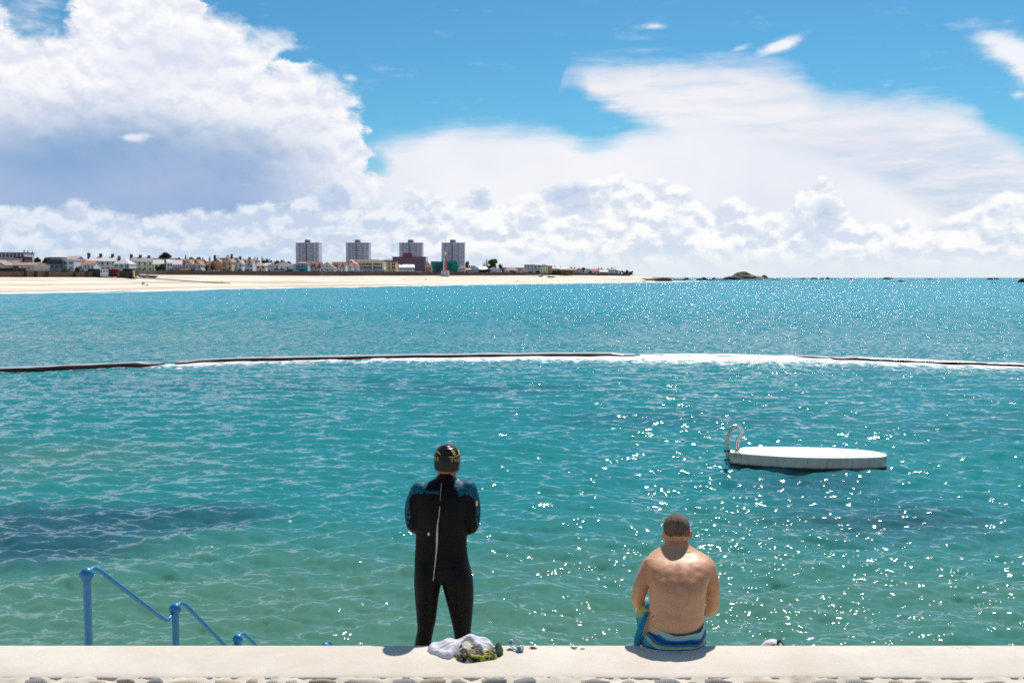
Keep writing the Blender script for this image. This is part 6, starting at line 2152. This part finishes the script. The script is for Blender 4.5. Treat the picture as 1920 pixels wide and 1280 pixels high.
    o = strip_on(bv, [(824.8, 949), (824.2, 955), (823, 967), (820.6, 982), (819.4, 1001), (819.4, 1018), (818.3, 1034), (816.2, 1054), (813.2, 1078), (811.6, 1087)], [1.8, 1.4, 1.4, 2.2, 3.8, 3.6, 2.8, 2.2, 1.5, 1.0], thick=.006).build('zip_cord', cordm, suit, True)
    o.data.transform(Matrix.Translation(-t.location))
    for (x, y, sx, sz) in ((804, 1000, .009, .012), (893.2, 943.5, .008, .018)):
        p = cast(bv, x, y, .004)
        if p:
            MB().ball(p - t.location, 1, 12, 8, (sx, .006, sz)).build('toggle', mat('cream_tag', (.70, .58, .40), .6, .1, 30), suit, True)
    V, Fc = text_mesh('DIVE', 1.1)
    vs = []
    for u, v in V:
        x, y = 798.5 + u * 24, 925.5 - v * 6.0 + u * .8
        p = cast(bv, x, y, .0016)
        vs.append(tuple((p - t.location) if p else (0, 0, 0)))
    MB().add(vs, Fc).build('lettering', mat('teal_print', (.01, .20, .30), .5, .05, 30), suit)

    # swim cap with moulded ridges
    cr = []
    tab = HEAD
    pys = [p[0] for p in tab]
    rows = np.concatenate([np.linspace(833.0, 852, 40), np.linspace(853, 879.2, 16)])
    HI = lambda py, k: float(np.interp(py, pys, [p[k] for p in tab]))

    def cap_pt(py, phi, off=0.0):
        xl, xr, hd = HI(py, 1), HI(py, 2), HI(py, 3)
        a, b_ = at_y(xl, py, HY), at_y(xr, py, HY)
        hw = (b_.x - a.x) / 2 + .0035 + off
        if py < 833.4:
            hw *= .5
            hd *= .5
        z = a.z + (.003 if py < 836 else 0)
        c_, s_ = math.sin(phi), math.cos(phi)
        return Vector(((a.x + b_.x) / 2 + math.copysign(abs(c_) ** (2 / 2.15), c_) * hw, HY - math.copysign(abs(s_) ** (2 / 2.15), s_) * (hd + .0035 + off), z))
    for py in rows:
        rid = .0022 * math.sin((py - 833) * 2 * math.pi / 3.9) if 834.5 < py < 851 else 0
        dz = lambda phi: 1.5 * math.sin(phi) if py > 874 else 0
        cr.append([cap_pt(py + (dz(2 * math.pi * k / 40) if py > 874 else 0), 2 * math.pi * k / 40, rid + .0012 * mnoise.noise(Vector((k * .8, py * .35, 0))) + (.002 if py > 878 else 0)) - t.location for k in range(40)])
    capm = mat('black_latex', (.004, .004, .0045), .27, .2, 20, bump=.1, bscale=50, spec=.35)
    cap = MB().rings(cr).build('swim_cap', capm, t, True)
    yel = mat('yellow_print', (.75, .52, .06), .45, .05, 30)
    V, Fc = text_mesh('TIGERS', 1.25)
    for a0, a1, p0, lean in ((17, 112, 861, 1.5), (-138, -33, 857.5, 1.5)):
        vs = []
        for u, v in V:
            vs.append(tuple(cap_pt(p0 + u * lean - v * 5.8, R(a0 + (a1 - a0) * u), .0016) - t.location))
        MB().add(vs, Fc).build('lettering', yel, cap)

    def capstrip(path, w):
        rs = []
        pts = []
        for a, b_ in zip(path[:-1], path[1:]):
            for k in range(5):
                pts.append((a[0] + (b_[0] - a[0]) * k / 5, a[1] + (b_[1] - a[1]) * k / 5))
        pts.append(path[-1])
        for i, (x, y) in enumerate(pts):
            x0, y0 = pts[max(0, i - 1)]
            x1, y1 = pts[min(len(pts) - 1, i + 1)]
            L = math.hypot(x1 - x0, y1 - y0) or 1
            ww = w * math.sin(math.pi * min(1, max(.15, i / (len(pts) - 1)))) ** .5
            nx, ny = -(y1 - y0) / L * ww / 2, (x1 - x0) / L * ww / 2
            row = []
            for f in (-1, 1):
                py = y + ny * f
                xl, xr = HI(py, 1), HI(py, 2)
                sphi = max(-.995, min(.995, (x + nx * f - (xl + xr) / 2) / ((xr - xl) / 2)))
                row.append(cap_pt(py, math.asin(math.copysign(abs(sphi) ** (2.15 / 2), sphi)), .0042) - t.location)
            rs.append(row)
        return MB().rings(rs, close=False, cap=False)
    capstrip([(843, 850.8), (850, 852.2), (856, 851.4), (859.5, 848.6), (859, 844.5), (856.5, 841)], 1.7).build('stripe', yel, cap)
    capstrip([(846.5, 839), (849.5, 842), (852.5, 847.5), (854.5, 848.5)], 4.2).build('badge', yel, cap)
    capstrip([(820, 843.2), (823, 842.8), (826, 844.5), (828.5, 848)], 2.0).build('stripe', yel, cap)


def seated_man():
    Yb = ground(1257, 1220, WZ).y
    b = at_y(1257, 1220, Yb)
    t = thing('person', (b.x, Yb + .16, WZ), 'bare-backed man with short grey hair, sitting hunched on the wall in a striped towel', 'person')
    skin = skin_material('fair_skin', (.575, .30, .148, 1), (.625, .335, .17, 1), (.56, .215, .11, 1))
    o0 = Yb - 6.17
    A = lambda px, py, y: at_y(px, py, y + o0)
    HEAD = [(964.4, 1264, 1272.5, .035), (967, 1257, 1280, .06), (971, 1252, 1285.5, .08), (977, 1247.6, 1289.4, .095), (985, 1245.4, 1291.6, .104), (994, 1245, 1291.8, .106), (1003, 1246.2, 1291, .102), (1011, 1248, 1290, .095), (1018, 1249.5, 1289, .085)]
    HY = 6.665
    mb = MB()
    torso = [(1216, 1200, 1314, 6.37, .15), (1190, 1201, 1319, 6.345, .145), (1168, 1211, 1320, 6.33, .138), (1150, 1216, 1319.5, 6.332, .132), (1135, 1217.5, 1321, 6.342, .13), (1118, 1217.5, 1322, 6.358, .132), (1100, 1217.5, 1326, 6.378, .138),
             (1082, 1216.5, 1331, 6.412, .142), (1068, 1214, 1336, 6.448, .140), (1056, 1211, 1338, 6.482, .134), (1046, 1213, 1333, 6.515, .124), (1038, 1219, 1321, 6.548, .110), (1031, 1230, 1307, 6.575, .096), (1025.5, 1239, 1299, 6.592, .082), (1020, 1245.5, 1293, 6.605, .07), (1012, 1249, 1290, 6.62, .066)]
    mb.rings([ering(p, a, c, y + o0, h, 0, 30, 2.2) for p, a, c, y, h in dense(torso)])
    mb.rings([ering(p, a, c, HY + o0, h, 0, 24, 2.1) for p, a, c, h in HEAD] + [ering(1026, 1254, 1285, HY + .03 + o0, .07, 0, 24), ering(1034, 1260, 1279, HY + .05 + o0, .05, 0, 24)])
    c = A(1269, 1006, HY)
    limb(mb, [(c + Vector((0, .09, .0)), .022), (c + Vector((0, .122, -.03)), .014)])
    mb.ball(c + Vector((0, .085, -.085)), .035, 12, 8)
    for s in (-1, 1):
        mb.ball(c + Vector((s * .034, .09, .03)), .014, 10, 8)
    mb.ball(c + Vector((0, .1, -.05)), .018, 12, 8, (1.5, .5, .5))
    for (x, y, s) in ((1245.6, 1003.5, -1), (1294.2, 1002, 1)):
        p = A(x, y, HY - .005)
        mb.rings([[(p.x + (.004 * s + dx * s) + .010 * math.cos(q) * sc, p.y + .0 + .018 * sc * math.sin(q) - dx * .8, p.z + dz) for q in (2 * math.pi * k / 10 for k in range(10))]
                  for dz, sc, dx in ((-.034, .5, -.004), (-.022, .8, .0), (0, 1.0, .004), (.02, 1.05, .005), (.032, .6, .002))])
    # arms
    for s, sh, m1, m2, el, fo, wr in ((-1, (1220, 1060, 6.505), (1207, 1084, 6.47), (1199, 1108, 6.45), (1194.5, 1128, 6.455), (1210, 1132, 6.57), (1232, 1128, 6.72)),
                                      (1, (1325, 1062, 6.505), (1333.5, 1087, 6.475), (1336, 1112, 6.465), (1335.5, 1142, 6.47), (1322, 1146, 6.59), (1296, 1138, 6.74))):
        p0, p1, p2, p3, p4, p5 = (A(*q) for q in (sh, m1, m2, el, fo, wr))
        limb(mb, [(p0, .060), (p1, .054), (p2, .050), (p3, .043), (p4, .044), (p5, .030)])
        hand(mb, p5, (-s * .6, .6, -.35), (-s * .2, -.4, -.8), s)
    # legs: over the far edge of the wall, feet on the terrace
    for s in (-1, 1):
        hx = b.x + .02 + s * .085
        k = Vector((b.x + .08 + s * .11, Y_FAR + .42, WZ + .02))
        an = Vector((b.x + .08 + s * .10, Y_FAR + .40, TER_Z + .09))
        limb(mb, [((hx, 6.40 + o0, WZ + .10), .085), ((hx + .04 + s * .01, 6.58 + o0, WZ + .095), .082), (k, .058)])
        limb(mb, [(k, .057), (k.lerp(an, .3) + Vector((0, -.02, 0)), .058), (k.lerp(an, .75), .042), (an, .038)])
        limb(mb, [(an + Vector((0, -.03, -.035)), .042), (an + Vector((s * .01, .08, -.045)), .04), (an + Vector((s * .02, .17, -.062)), .026)])
        for q in range(5):
            u = (q - 2) * .017
            limb(mb, [(an + Vector((s * .02 + u, .16, -.068)), .012), (an + Vector((s * .022 + u * 1.1, .215 - abs(q - 1.5) * .008, -.076)), .011)], n=8)
    me = fuse(mb, .0055, 24)
    # spine groove and the blades' edges, sculpted into the skin
    red = np.zeros(len(me.vertices), dtype=np.float32)
    for v in me.vertices:
        x, y = project(v.co)
        if v.co.y < 6.60 + o0 and 1028 < y < 1175:
            gx = (x - (1272 + (y - 1100) * .03)) / 5.5
            amp = .011 * math.exp(-gx * gx) * min(1, max(0, (y - 1050) / 30)) * min(1, max(0, (1178 - y) / 30))
            v.co.y += amp
            for sx in (-1, 1):
                e = (x - (1272 + sx * (24 - (y - 1080) * .12))) / 5
                v.co.y += .006 * math.exp(-e * e) * math.exp(-((y - 1088) / 22) ** 2)
        if 1035 < y < 1170:
            v.co.y += .010 * mnoise.noise(v.co * 9.0) + .004 * mnoise.noise(v.co * 21.0)
        red[v.index] = .85 * math.exp(-((y - 1072) / 34) ** 2) * math.exp(-((x - 1272) / 70) ** 2) * (1 if v.co.y < 6.62 + o0 else .3)
        if y < 1024 and y > 995:
            red[v.index] = max(red[v.index], .7)
        if abs(y - 1003) < 12 and (x < 1246 or x > 1292):
            red[v.index] = 1.0
    at = me.attributes.new('redness', 'FLOAT', 'POINT')
    at.data.foreach_set('value', red)
    body = finish(me, 'body', skin, t)
    bv = bvh_of(body)
    p = cast(bv, 1225, 1155.5, 0)
    if p:
        MB().ball(p - t.location, 1, 8, 6, (.006, .002, .006)).build('mole', mat('mole_brown', (.05, .02, .015), .6, .1, 40), body, True)

    # hair: close-cropped, on the upper head
    rs = []
    n = 36
    for py in np.concatenate([np.linspace(963.6, 972, 8), np.linspace(975, 1007, 14)]):
        HI = lambda k: float(np.interp(max(py, 964.4), [q[0] for q in HEAD], [q[k] for q in HEAD]))
        rr = ering(py, HI(1), HI(2), HY + o0, HI(3), .0045, n, 2.1)
        if py < 964.4:
            cc = Vector((sum(q[0] for q in rr) / n, HY + o0, rr[0][2]))
            rr = [tuple(cc.lerp(Vector(q), .5)) for q in rr]
        rr = [(q[0] + .0015 * mnoise.noise(Vector((k * 1.3, py * .6, 1))), q[1] + .0015 * mnoise.noise(Vector((k * 1.3, py * .6, 9))), q[2]) for k, q in enumerate(rr)]
        rs.append([Vector(q) - t.location for q in rr])
    # the sides and the face stay clear: lower rows are pulled up towards the temples
    for i, r_ in enumerate(rs):
        py = 963.6 + i
    hb = MB().rings(rs, cap=True)
    hm = bpy.data.materials.new('cropped_hair')
    hm.use_nodes = True
    g = NT(hm.node_tree)
    bb = hm.node_tree.nodes['Principled BSDF']
    co = g.node('ShaderNodeTexCoord').outputs['Object']
    n1 = g.noise(g.vmul(co, (1, 1, .45)), 210, 3, .7)
    n2 = g.noise(co, 22, 3, .6)
    ch = g.mix(g.step(n1, .36, .66), (.035, .021, .013, 1), (.22, .15, .10, 1))
    ch = g.mix(g.mul(g.step(n2, .4, .7), .35), ch, (.30, .23, .17, 1))
    hm.node_tree.links.new(ch, bb.inputs['Base Color'])
    bb.inputs['Roughness'].default_value = .7
    bb.inputs['Specular IOR Level'].default_value = .15
    bp = g.node('ShaderNodeBump')
    bp.inputs['Strength'].default_value = .9
    bp.inputs['Distance'].default_value = .004
    hm.node_tree.links.new(n1, bp.inputs['Height'])
    hm.node_tree.links.new(bp.outputs[0], bb.inputs['Normal'])
    ho = hb.build('hair', hm, t, True)
    bm = bmesh.new()
    bm.from_mesh(ho.data)
    cx = at_y(1268.5, 990, HY + o0).x
    kill = []
    for v in bm.verts:
        w = v.co + t.location
        x, y = project(w)
        fr = (w.y - (HY + o0)) / .1                       # +1 at the face, -1 at the nape
        lim = 1007 - max(0, fr + .55) * 22
        if y > lim:
            kill.append(v)
    bmesh.ops.delete(bm, geom=kill, context='VERTS')
    bm.to_mesh(ho.data)
    bm.free()

    # towel round the hips, with sagging stripes
    n = 72
    rows = [(1153, 1214.5, 1320, 20.0), (1165, 1211.5, 1320.8, 13.5), (1176, 1207, 1321.4, 9.5), (1187, 1202, 1322, 6.5), (1197, 1198, 1322, 4.5), (1206, 1194.5, 1321.5, 3), (1213, 1195, 1320, 2), (1218, 1200, 1316, 1.2), (1220.5, 1210, 1308, .4)]
    rs, band = [], []
    R_ = []
    for i in range(len(rows) - 1):
        for k in range(5):
            u = k / 5
            R_.append(tuple(rows[i][q] * (1 - u) + rows[i + 1][q] * u for q in range(4)))
    R_.append(rows[-1])
    yT = 6.343 + o0
    for i, (py, xl, xr, sag) in enumerate(R_):
        row = []
        for k in range(n):
            q = 2 * math.pi * k / n                       # 0 = right, pi/2 = front, 3pi/2 = back
            c_, s_ = math.cos(q), math.sin(q)
            a, e = at_y(xl, py, yT), at_y(xr, py, yT)
            hw = (e.x - a.x) / 2
            back = max(0, -s_)
            zz = a.z - sag * back / 300
            fold = .0035 * math.sin(q * 7 + i * .16 + 1.5 * mnoise.noise(Vector((q * 1.5, i * .06, 0)))) + .006 * mnoise.noise(Vector((q * 2.2, i * .12, 4)))
            w = 1 + fold / hw
            hd = .170 if i > 6 else .163
            x = (a.x + e.x) / 2 + math.copysign(abs(c_) ** .88, c_) * hw * w
            y = yT + math.copysign(abs(s_) ** .88, s_) * hd * w
            row.append(Vector((x, y, max(zz, WZ + .006))) - t.location)
            sideness = c_
            band.append(i / (len(R_) - 1) + .05 * (1 - back) * math.sin(q * 2.0 + .6) + .07 * mnoise.noise(Vector((q * 1.6, i * .05, 7))) - .05 * sideness + .05 * (1 - back ** 2))
        rs.append(row)
    tb = MB().rings(rs, cap=False)
    nb = len(tb.v)
    # the part over the thighs
    for s in (-1, 1):
        p0, p1, p2 = Vector((b.x + .015 + s * .085, 6.40 + o0, WZ + .11)), Vector((b.x + .04 + s * .10, 6.60 + o0, WZ + .10)), Vector((b.x + .08 + s * .11, Y_FAR + .36, WZ + .05))
        tb.tube([p - t.location for p in (p0, p0.lerp(p1, .5), p1, p1.lerp(p2, .5), p2)], [.115, .112, .106, .096, .086], 20)
    # the tucked end hanging at the left hip
    f0 = len(tb.v)
    pts = [(1214, 1147, 6.33), (1208, 1160, 6.30), (1201, 1178, 6.285), (1195.5, 1196, 6.285), (1193.5, 1211, 6.30)]
    tb.tube([A(*p) - t.location for p in pts], [.012, .017, .021, .025, .022], 12, flat=.7)
    band += [.62 + .4 * (i % 20) / 20 for i in range(f0 - nb)] + [.63] * (len(tb.v) - f0)
    tm = bpy.data.materials.new('striped_towel')
    tm.use_nodes = True
    g = NT(tm.node_tree)
    bb = tm.node_tree.nodes['Principled BSDF']
    fa = g.node('ShaderNodeAttribute', attribute_name='band').outputs['Fac']
    rp = g.node('ShaderNodeValToRGB')
    rp.color_ramp.interpolation = 'CONSTANT'
    teal, navy, yel, lb, mid, dk = (.0, .20, .34, 1), (.003, .035, .19, 1), (.50, .50, .15, 1), (.24, .50, .64, 1), (.015, .37, .52, 1), (.02, .03, .035, 1)
    st = [(0, navy), (.025, lb), (.08, yel), (.125, lb), (.19, teal), (.24, navy), (.33, teal), (.40, yel), (.455, lb), (.485, dk), (.50, mid), (.60, teal), (.66, navy), (.70, teal), (.76, mid), (.83, yel), (.88, teal), (.93, navy), (.96, yel)]
    el_ = rp.color_ramp.elements
    while len(el_) < len(st):
        el_.new(.5)
    for e, (p, cc) in zip(el_, st):
        e.position = p
        e.color = cc
    tm.node_tree.links.new(fa, rp.inputs[0])
    co = g.node('ShaderNodeTexCoord').outputs['Object']
    nn = g.noise(co, 240, 3, .6)
    tm.node_tree.links.new(g.mix(.35, rp.outputs[0], g.mix(nn, (.6, .6, .6, 1), (1.3, 1.3, 1.3, 1)), 'MULTIPLY'), bb.inputs['Base Color'])
    bb.inputs['Roughness'].default_value = .95
    bb.inputs['Sheen Weight'].default_value = .2
    bp = g.node('ShaderNodeBump')
    bp.inputs['Strength'].default_value = .6
    bp.inputs['Distance'].default_value = .004
    tm.node_tree.links.new(g.add(nn, g.mul(g.noise(g.vmul(co, (1, 1, 2)), 20, 3, .6), 2.5)), bp.inputs['Height'])
    tm.node_tree.links.new(bp.outputs[0], bb.inputs['Normal'])
    to = tb.build('towel', tm, t, True)
    at = to.data.attributes.new('band', 'FLOAT', 'POINT')
    at.data.foreach_set('value', np.array(band, dtype=np.float32))


standing_man()
seated_man()


# ------------------------------------------------------------------ things left on the wall
def drape(name, poly_px, hx, label, cat, m, folds=.012, freq=55, ang=.6, seed=0, edge=.028, res=.0045):
    """crumpled cloth: a height field over an outline on the wall top, with ridged folds and a rolled rim"""
    P = [ground(a, b, WZ) for a, b in poly_px]
    poly = [(p.x, p.y) for p in P]
    x0, x1 = min(p[0] for p in poly), max(p[0] for p in poly)
    y0, y1 = min(p[1] for p in poly), max(p[1] for p in poly)
    hxs = [(ground(a, 1220, WZ).x, h) for a, h in hx]
    nx, ny = int((x1 - x0) / res) + 2, int((y1 - y0) / res) + 2
    idx, vs = {}, []
    seg = list(zip(poly, poly[1:] + poly[:1]))

    def dist(x, y):
        b = 9
        for (ax, ay), (bx, by) in seg:
            dx, dy = bx - ax, by - ay
            t_ = max(0, min(1, ((x - ax) * dx + (y - ay) * dy) / (dx * dx + dy * dy + 1e-12)))
            b = min(b, math.hypot(x - ax - t_ * dx, y - ay - t_ * dy))
        return b
    c = Vector(((x0 + x1) / 2, (y0 + y1) / 2, WZ))
    for j in range(ny + 1):
        for i in range(nx + 1):
            x, y = x0 + i * res, y0 + j * res
            w = Vector((x * 14 + seed, y * 14, seed))
            wx, wy = x + .008 * mnoise.noise(w), y + .008 * mnoise.noise(w + Vector((5, 5, 0)))
            if not in_poly(wx, wy, poly):
                continue
            d = dist(wx, wy)
            prof = min(1, d / edge) ** .5
            h = float(np.interp(x, [q[0] for q in hxs], [q[1] for q in hxs]))
            wv = 2.4 * mnoise.noise(Vector((x * 9, y * 9, seed + 2)))
            s = math.sin((x * math.cos(ang) + y * math.sin(ang)) * freq + wv)
            s2 = math.sin((x * math.cos(ang + 1.1) + y * math.sin(ang + 1.1)) * freq * 1.3 + wv * 1.4 + 2)
            rid = .55 + .5 * s + .35 * (1 - abs(s2)) ** 1.5 + .4 * mnoise.noise(Vector((x * 22, y * 22, seed)))
            tilt = .72 + .28 * min(1, (y - y0) / (y1 - y0) * 1.6)
            z = .004 + h * prof * tilt + folds * (rid - .5) * min(1, d / .02)
            idx[(i, j)] = len(vs)
            vs.append((x - c.x, y - c.y, max(.002, z)))
    fs = []
    for (i, j), a in idx.items():
        q = [idx.get((i + 1, j)), idx.get((i + 1, j + 1)), idx.get((i, j + 1))]
        if None not in q:
            fs.append((a, *q))
    o = MB().add(vs, fs).build(name, m, None, True)
    # rim turned down to the wall
    bm = bmesh.new()
    bm.from_mesh(o.data)
    ed = [e for e in bm.edges if len(e.link_faces) == 1]
    r = bmesh.ops.extrude_edge_only(bm, edges=ed)
    for v in [g_ for g_ in r['geom'] if isinstance(g_, bmesh.types.BMVert)]:
        v.co.z = .001
    lone = [v for v in bm.verts if not v.link_faces]
    bmesh.ops.delete(bm, geom=lone, context='VERTS')
    for _ in range(4):
        bmesh.ops.smooth_vert(bm, verts=[v for v in bm.verts if v.co.z > .003], factor=.5, use_axis_x=True, use_axis_y=True, use_axis_z=True)
    bm.to_mesh(o.data)
    bm.free()
    o.data.polygons.foreach_set('use_smooth', [True] * len(o.data.polygons))
    o.location = c
    return tag(o, label, cat)


def cloth_mat(nm, c, c2=None, sc=30):
    return mat(nm, c, .9, .1, sc, bump=.4, bscale=320, color2=c2)


def patterned():
    m = bpy.data.materials.new('black_yellow_print')
    m.use_nodes = True
    g = NT(m.node_tree)
    b = m.node_tree.nodes['Principled BSDF']
    co = g.node('ShaderNodeTexCoord').outputs['Object']
    wv = g.vop('ADD', co, g.vmul(g.noise(co, 24, 3, .6, color=True), (.05, .05, .05)))
    n = g.voro(wv, 19, 'F1', 'Color')
    v = g.xyz(n)[0]
    leaf = g.noise(g.vmul(wv, (1, 2.2, 1.5)), 34, 2, .5)
    c = g.mix(g.step(leaf, .5, .54), (.012, .010, .010, 1), (.20, .17, .10, 1))
    c = g.mix(g.step(v, .68, .72), c, (.40, .42, .025, 1))
    c = g.mix(g.mul(g.step(v, .68, .72), g.step(leaf, .54, .58)), c, (.02, .02, .012, 1))
    c = g.mix(g.step(g.xyz(n)[1], .86, .9), c, (.55, .5, .45, 1))
    m.node_tree.links.new(c, b.inputs['Base Color'])
    b.inputs['Roughness'].default_value = .85
    return m


def small_things():
    drape('shirt', [(800, 1218.5), (805, 1225.5), (818, 1229), (828, 1234.5), (846, 1236.6), (853, 1232), (862, 1225), (873, 1219), (884, 1220.5), (893, 1226), (905, 1229), (919, 1224.5), (929, 1218), (926, 1211.5), (902, 1208.8), (862, 1208.8), (824, 1209.6), (806, 1213)],
          [(800, .022), (818, .036), (840, .046), (862, .056), (882, .074), (904, .064), (922, .028), (929, .015)], 'crumpled pale lilac-grey shirt heaped on the wall top, behind black and yellow shorts', 'shirt', cloth_mat('lilac_grey_cloth', (.72, .69, .73), (.64, .61, .66)), folds=.020, freq=52, ang=.35, seed=3)
    drape('shorts', [(851, 1232), (855, 1239), (866, 1241.5), (888, 1242.6), (906, 1240), (930, 1237.5), (936, 1231), (931, 1222.5), (905, 1219), (872, 1214), (858, 1222)],
          [(851, .016), (866, .05), (878, .056), (893, .034), (915, .026), (927, .04), (936, .02)], 'black and yellow patterned shorts bundled in front of the lilac-grey shirt', 'shorts', patterned(), folds=.013, freq=60, ang=1.1, seed=8, edge=.02)
    drape('cap', [(922, 1222), (926, 1231), (938, 1233), (945, 1228), (945, 1219), (938, 1213.5), (928, 1214)], [(920, .03), (934, .05), (946, .03)], 'dark green rolled cap at the right end of the clothes heap', 'cap', cloth_mat('dark_green_cloth', (.012, .05, .032), (.006, .022, .016)), folds=.008, freq=70, seed=15, edge=.03)
    drape('blue_cloth', [(813, 1210), (818, 1212), (830, 1212), (838, 1210), (832, 1208.4), (818, 1208.4)], [(813, .02), (824, .036), (836, .02)], 'bit of bright blue cloth peeping out behind the lilac-grey shirt', 'cloth', cloth_mat('blue_cloth', (.03, .12, .40)), folds=.005, freq=60, seed=21, edge=.012)
    # goggles
    p = ground(968, 1219, WZ)
    t = thing('goggles', p, 'clear swim goggles with two teal lenses lying on the wall right of the clothes heap', 'goggles')
    clear = bpy.data.materials.new('clear_silicone')
    clear.use_nodes = True
    b = clear.node_tree.nodes['Principled BSDF']
    b.inputs['Base Color'].default_value = (.62, .85, .95, 1)
    b.inputs['Roughness'].default_value = .12
    b.inputs['Transmission Weight'].default_value = .55
    b.inputs['IOR'].default_value = 1.35
    lens = mat('teal_lens', (.0, .26, .32), .08, .1, 20, coat=.5)
    for px, py, h in ((959, 1214.5, .040), (975.5, 1221, .022)):
        q = ground(px, py, WZ)
        c = Vector((q.x, q.y, WZ + h)) - t.location
        o = MB().ball(c, 1, 14, 10, (.024, .016, .018)).build('eyecup', clear, t, True)
        MB().ball(c + Vector((-.006, -.009, .0)), 1, 12, 8, (.012, .010, .013)).build('lens', lens, o, True)
    W_ = lambda px, py, h: ground(px, py, WZ) + Vector((0, 0, h)) - t.location
    pts = [W_(956, 1213, .02), W_(959, 1213, .052), W_(966, 1215, .062), W_(974, 1216, .056), W_(980, 1217, .038), W_(981, 1220, .018), W_(977, 1222.5, .008)]
    MB().tube(pts, .006, 8, flat=.6).build('strap', clear, t, True)
    MB().tube([W_(957, 1214.5, .036), W_(964, 1218, .03), W_(974, 1221, .022)], .004, 8).build('nose_bridge', clear, t, True)
    MB().tube([W_(957, 1214, .012), W_(966, 1217, .004), W_(976, 1222.5, .004), W_(981, 1219, .005)], .005, 8, flat=.6).build('strap', clear, t, True)
    # dry seaweed scraps
    wm = mat('dry_seaweed', (.20, .12, .06), .9, .3, 40)
    r = random.Random(4)
    for (x0, x1, y0, y1, n, lab) in ((990, 1008, 1213, 1217, 9, 'brown scrap of dried seaweed just right of the goggles'), (1069, 1097, 1212.5, 1218, 8, 'pale brown twig-like scrap on the wall between goggles and seated man')):
        c = ground((x0 + x1) / 2, (y0 + y1) / 2, WZ)
        mb = MB()
        for k in range(n):
            a = ground(r.uniform(x0, x1), r.uniform(y0, y1), WZ)
            q = ground(a.x * 0 + r.uniform(x0, x1), r.uniform(y0, y1), WZ)
            d = (q - a)
            d = d * min(1, .035 / max(.001, d.length))
            e = a + d
            mb.tube([a - c + Vector((0, 0, .004)), (a + e) / 2 - c + Vector((0, 0, .008)), e - c + Vector((0, 0, .004))], r.uniform(.0018, .0035), 5)
        o = mb.build('seaweed_scrap', wm if x0 < 1000 else mat('pale_twig', (.34, .25, .16), .9, .3, 40))
        o.location = c
        tag(o, lab, 'seaweed' if x0 < 1000 else 'twig')
    # a bag on the terrace whose top shows over the wall
    p = at_y(1449, 1204, Y_FAR + .28)
    t = thing('bag', (p.x, p.y, TER_Z), 'white bag top with dark trim peeping over the wall right of the seated man', 'bag')
    H = at_y(1449, 1198.5, p.y).z - TER_Z
    rs = []
    for z, rx, ry in ((0, .14, .10), (.02, .16, .115), (.2, .16, .115), (H - .13, .13, .09), (H - .05, .085, .065), (H - .018, .055, .048), (H - .004, .03, .026)):
        rs.append([(rx * math.cos(q) * (1 + .05 * math.sin(3 * q + z * 9)), ry * math.sin(q), z) for q in (2 * math.pi * k / 24 for k in range(24))])
    MB().rings(rs).build('sack', cloth_mat('white_canvas', (.70, .68, .66)), t, True)
    MB().tube([(.02, -.045, H - .02), (.03, -.02, H + .002), (.046, .0, H - .008), (.062, -.02, H - .03), (.085, -.045, H - .06)], .008, 8).build('trim', cloth_mat('dark_trim', (.02, .022, .04)), t, True)
    MB().tube([(-.11, -.05, H - .06), (-.05, -.06, H - .03), (0, -.055, H - .012)], .006, 8).build('drawstring', MATS['dark_trim'], t, True)


small_things()
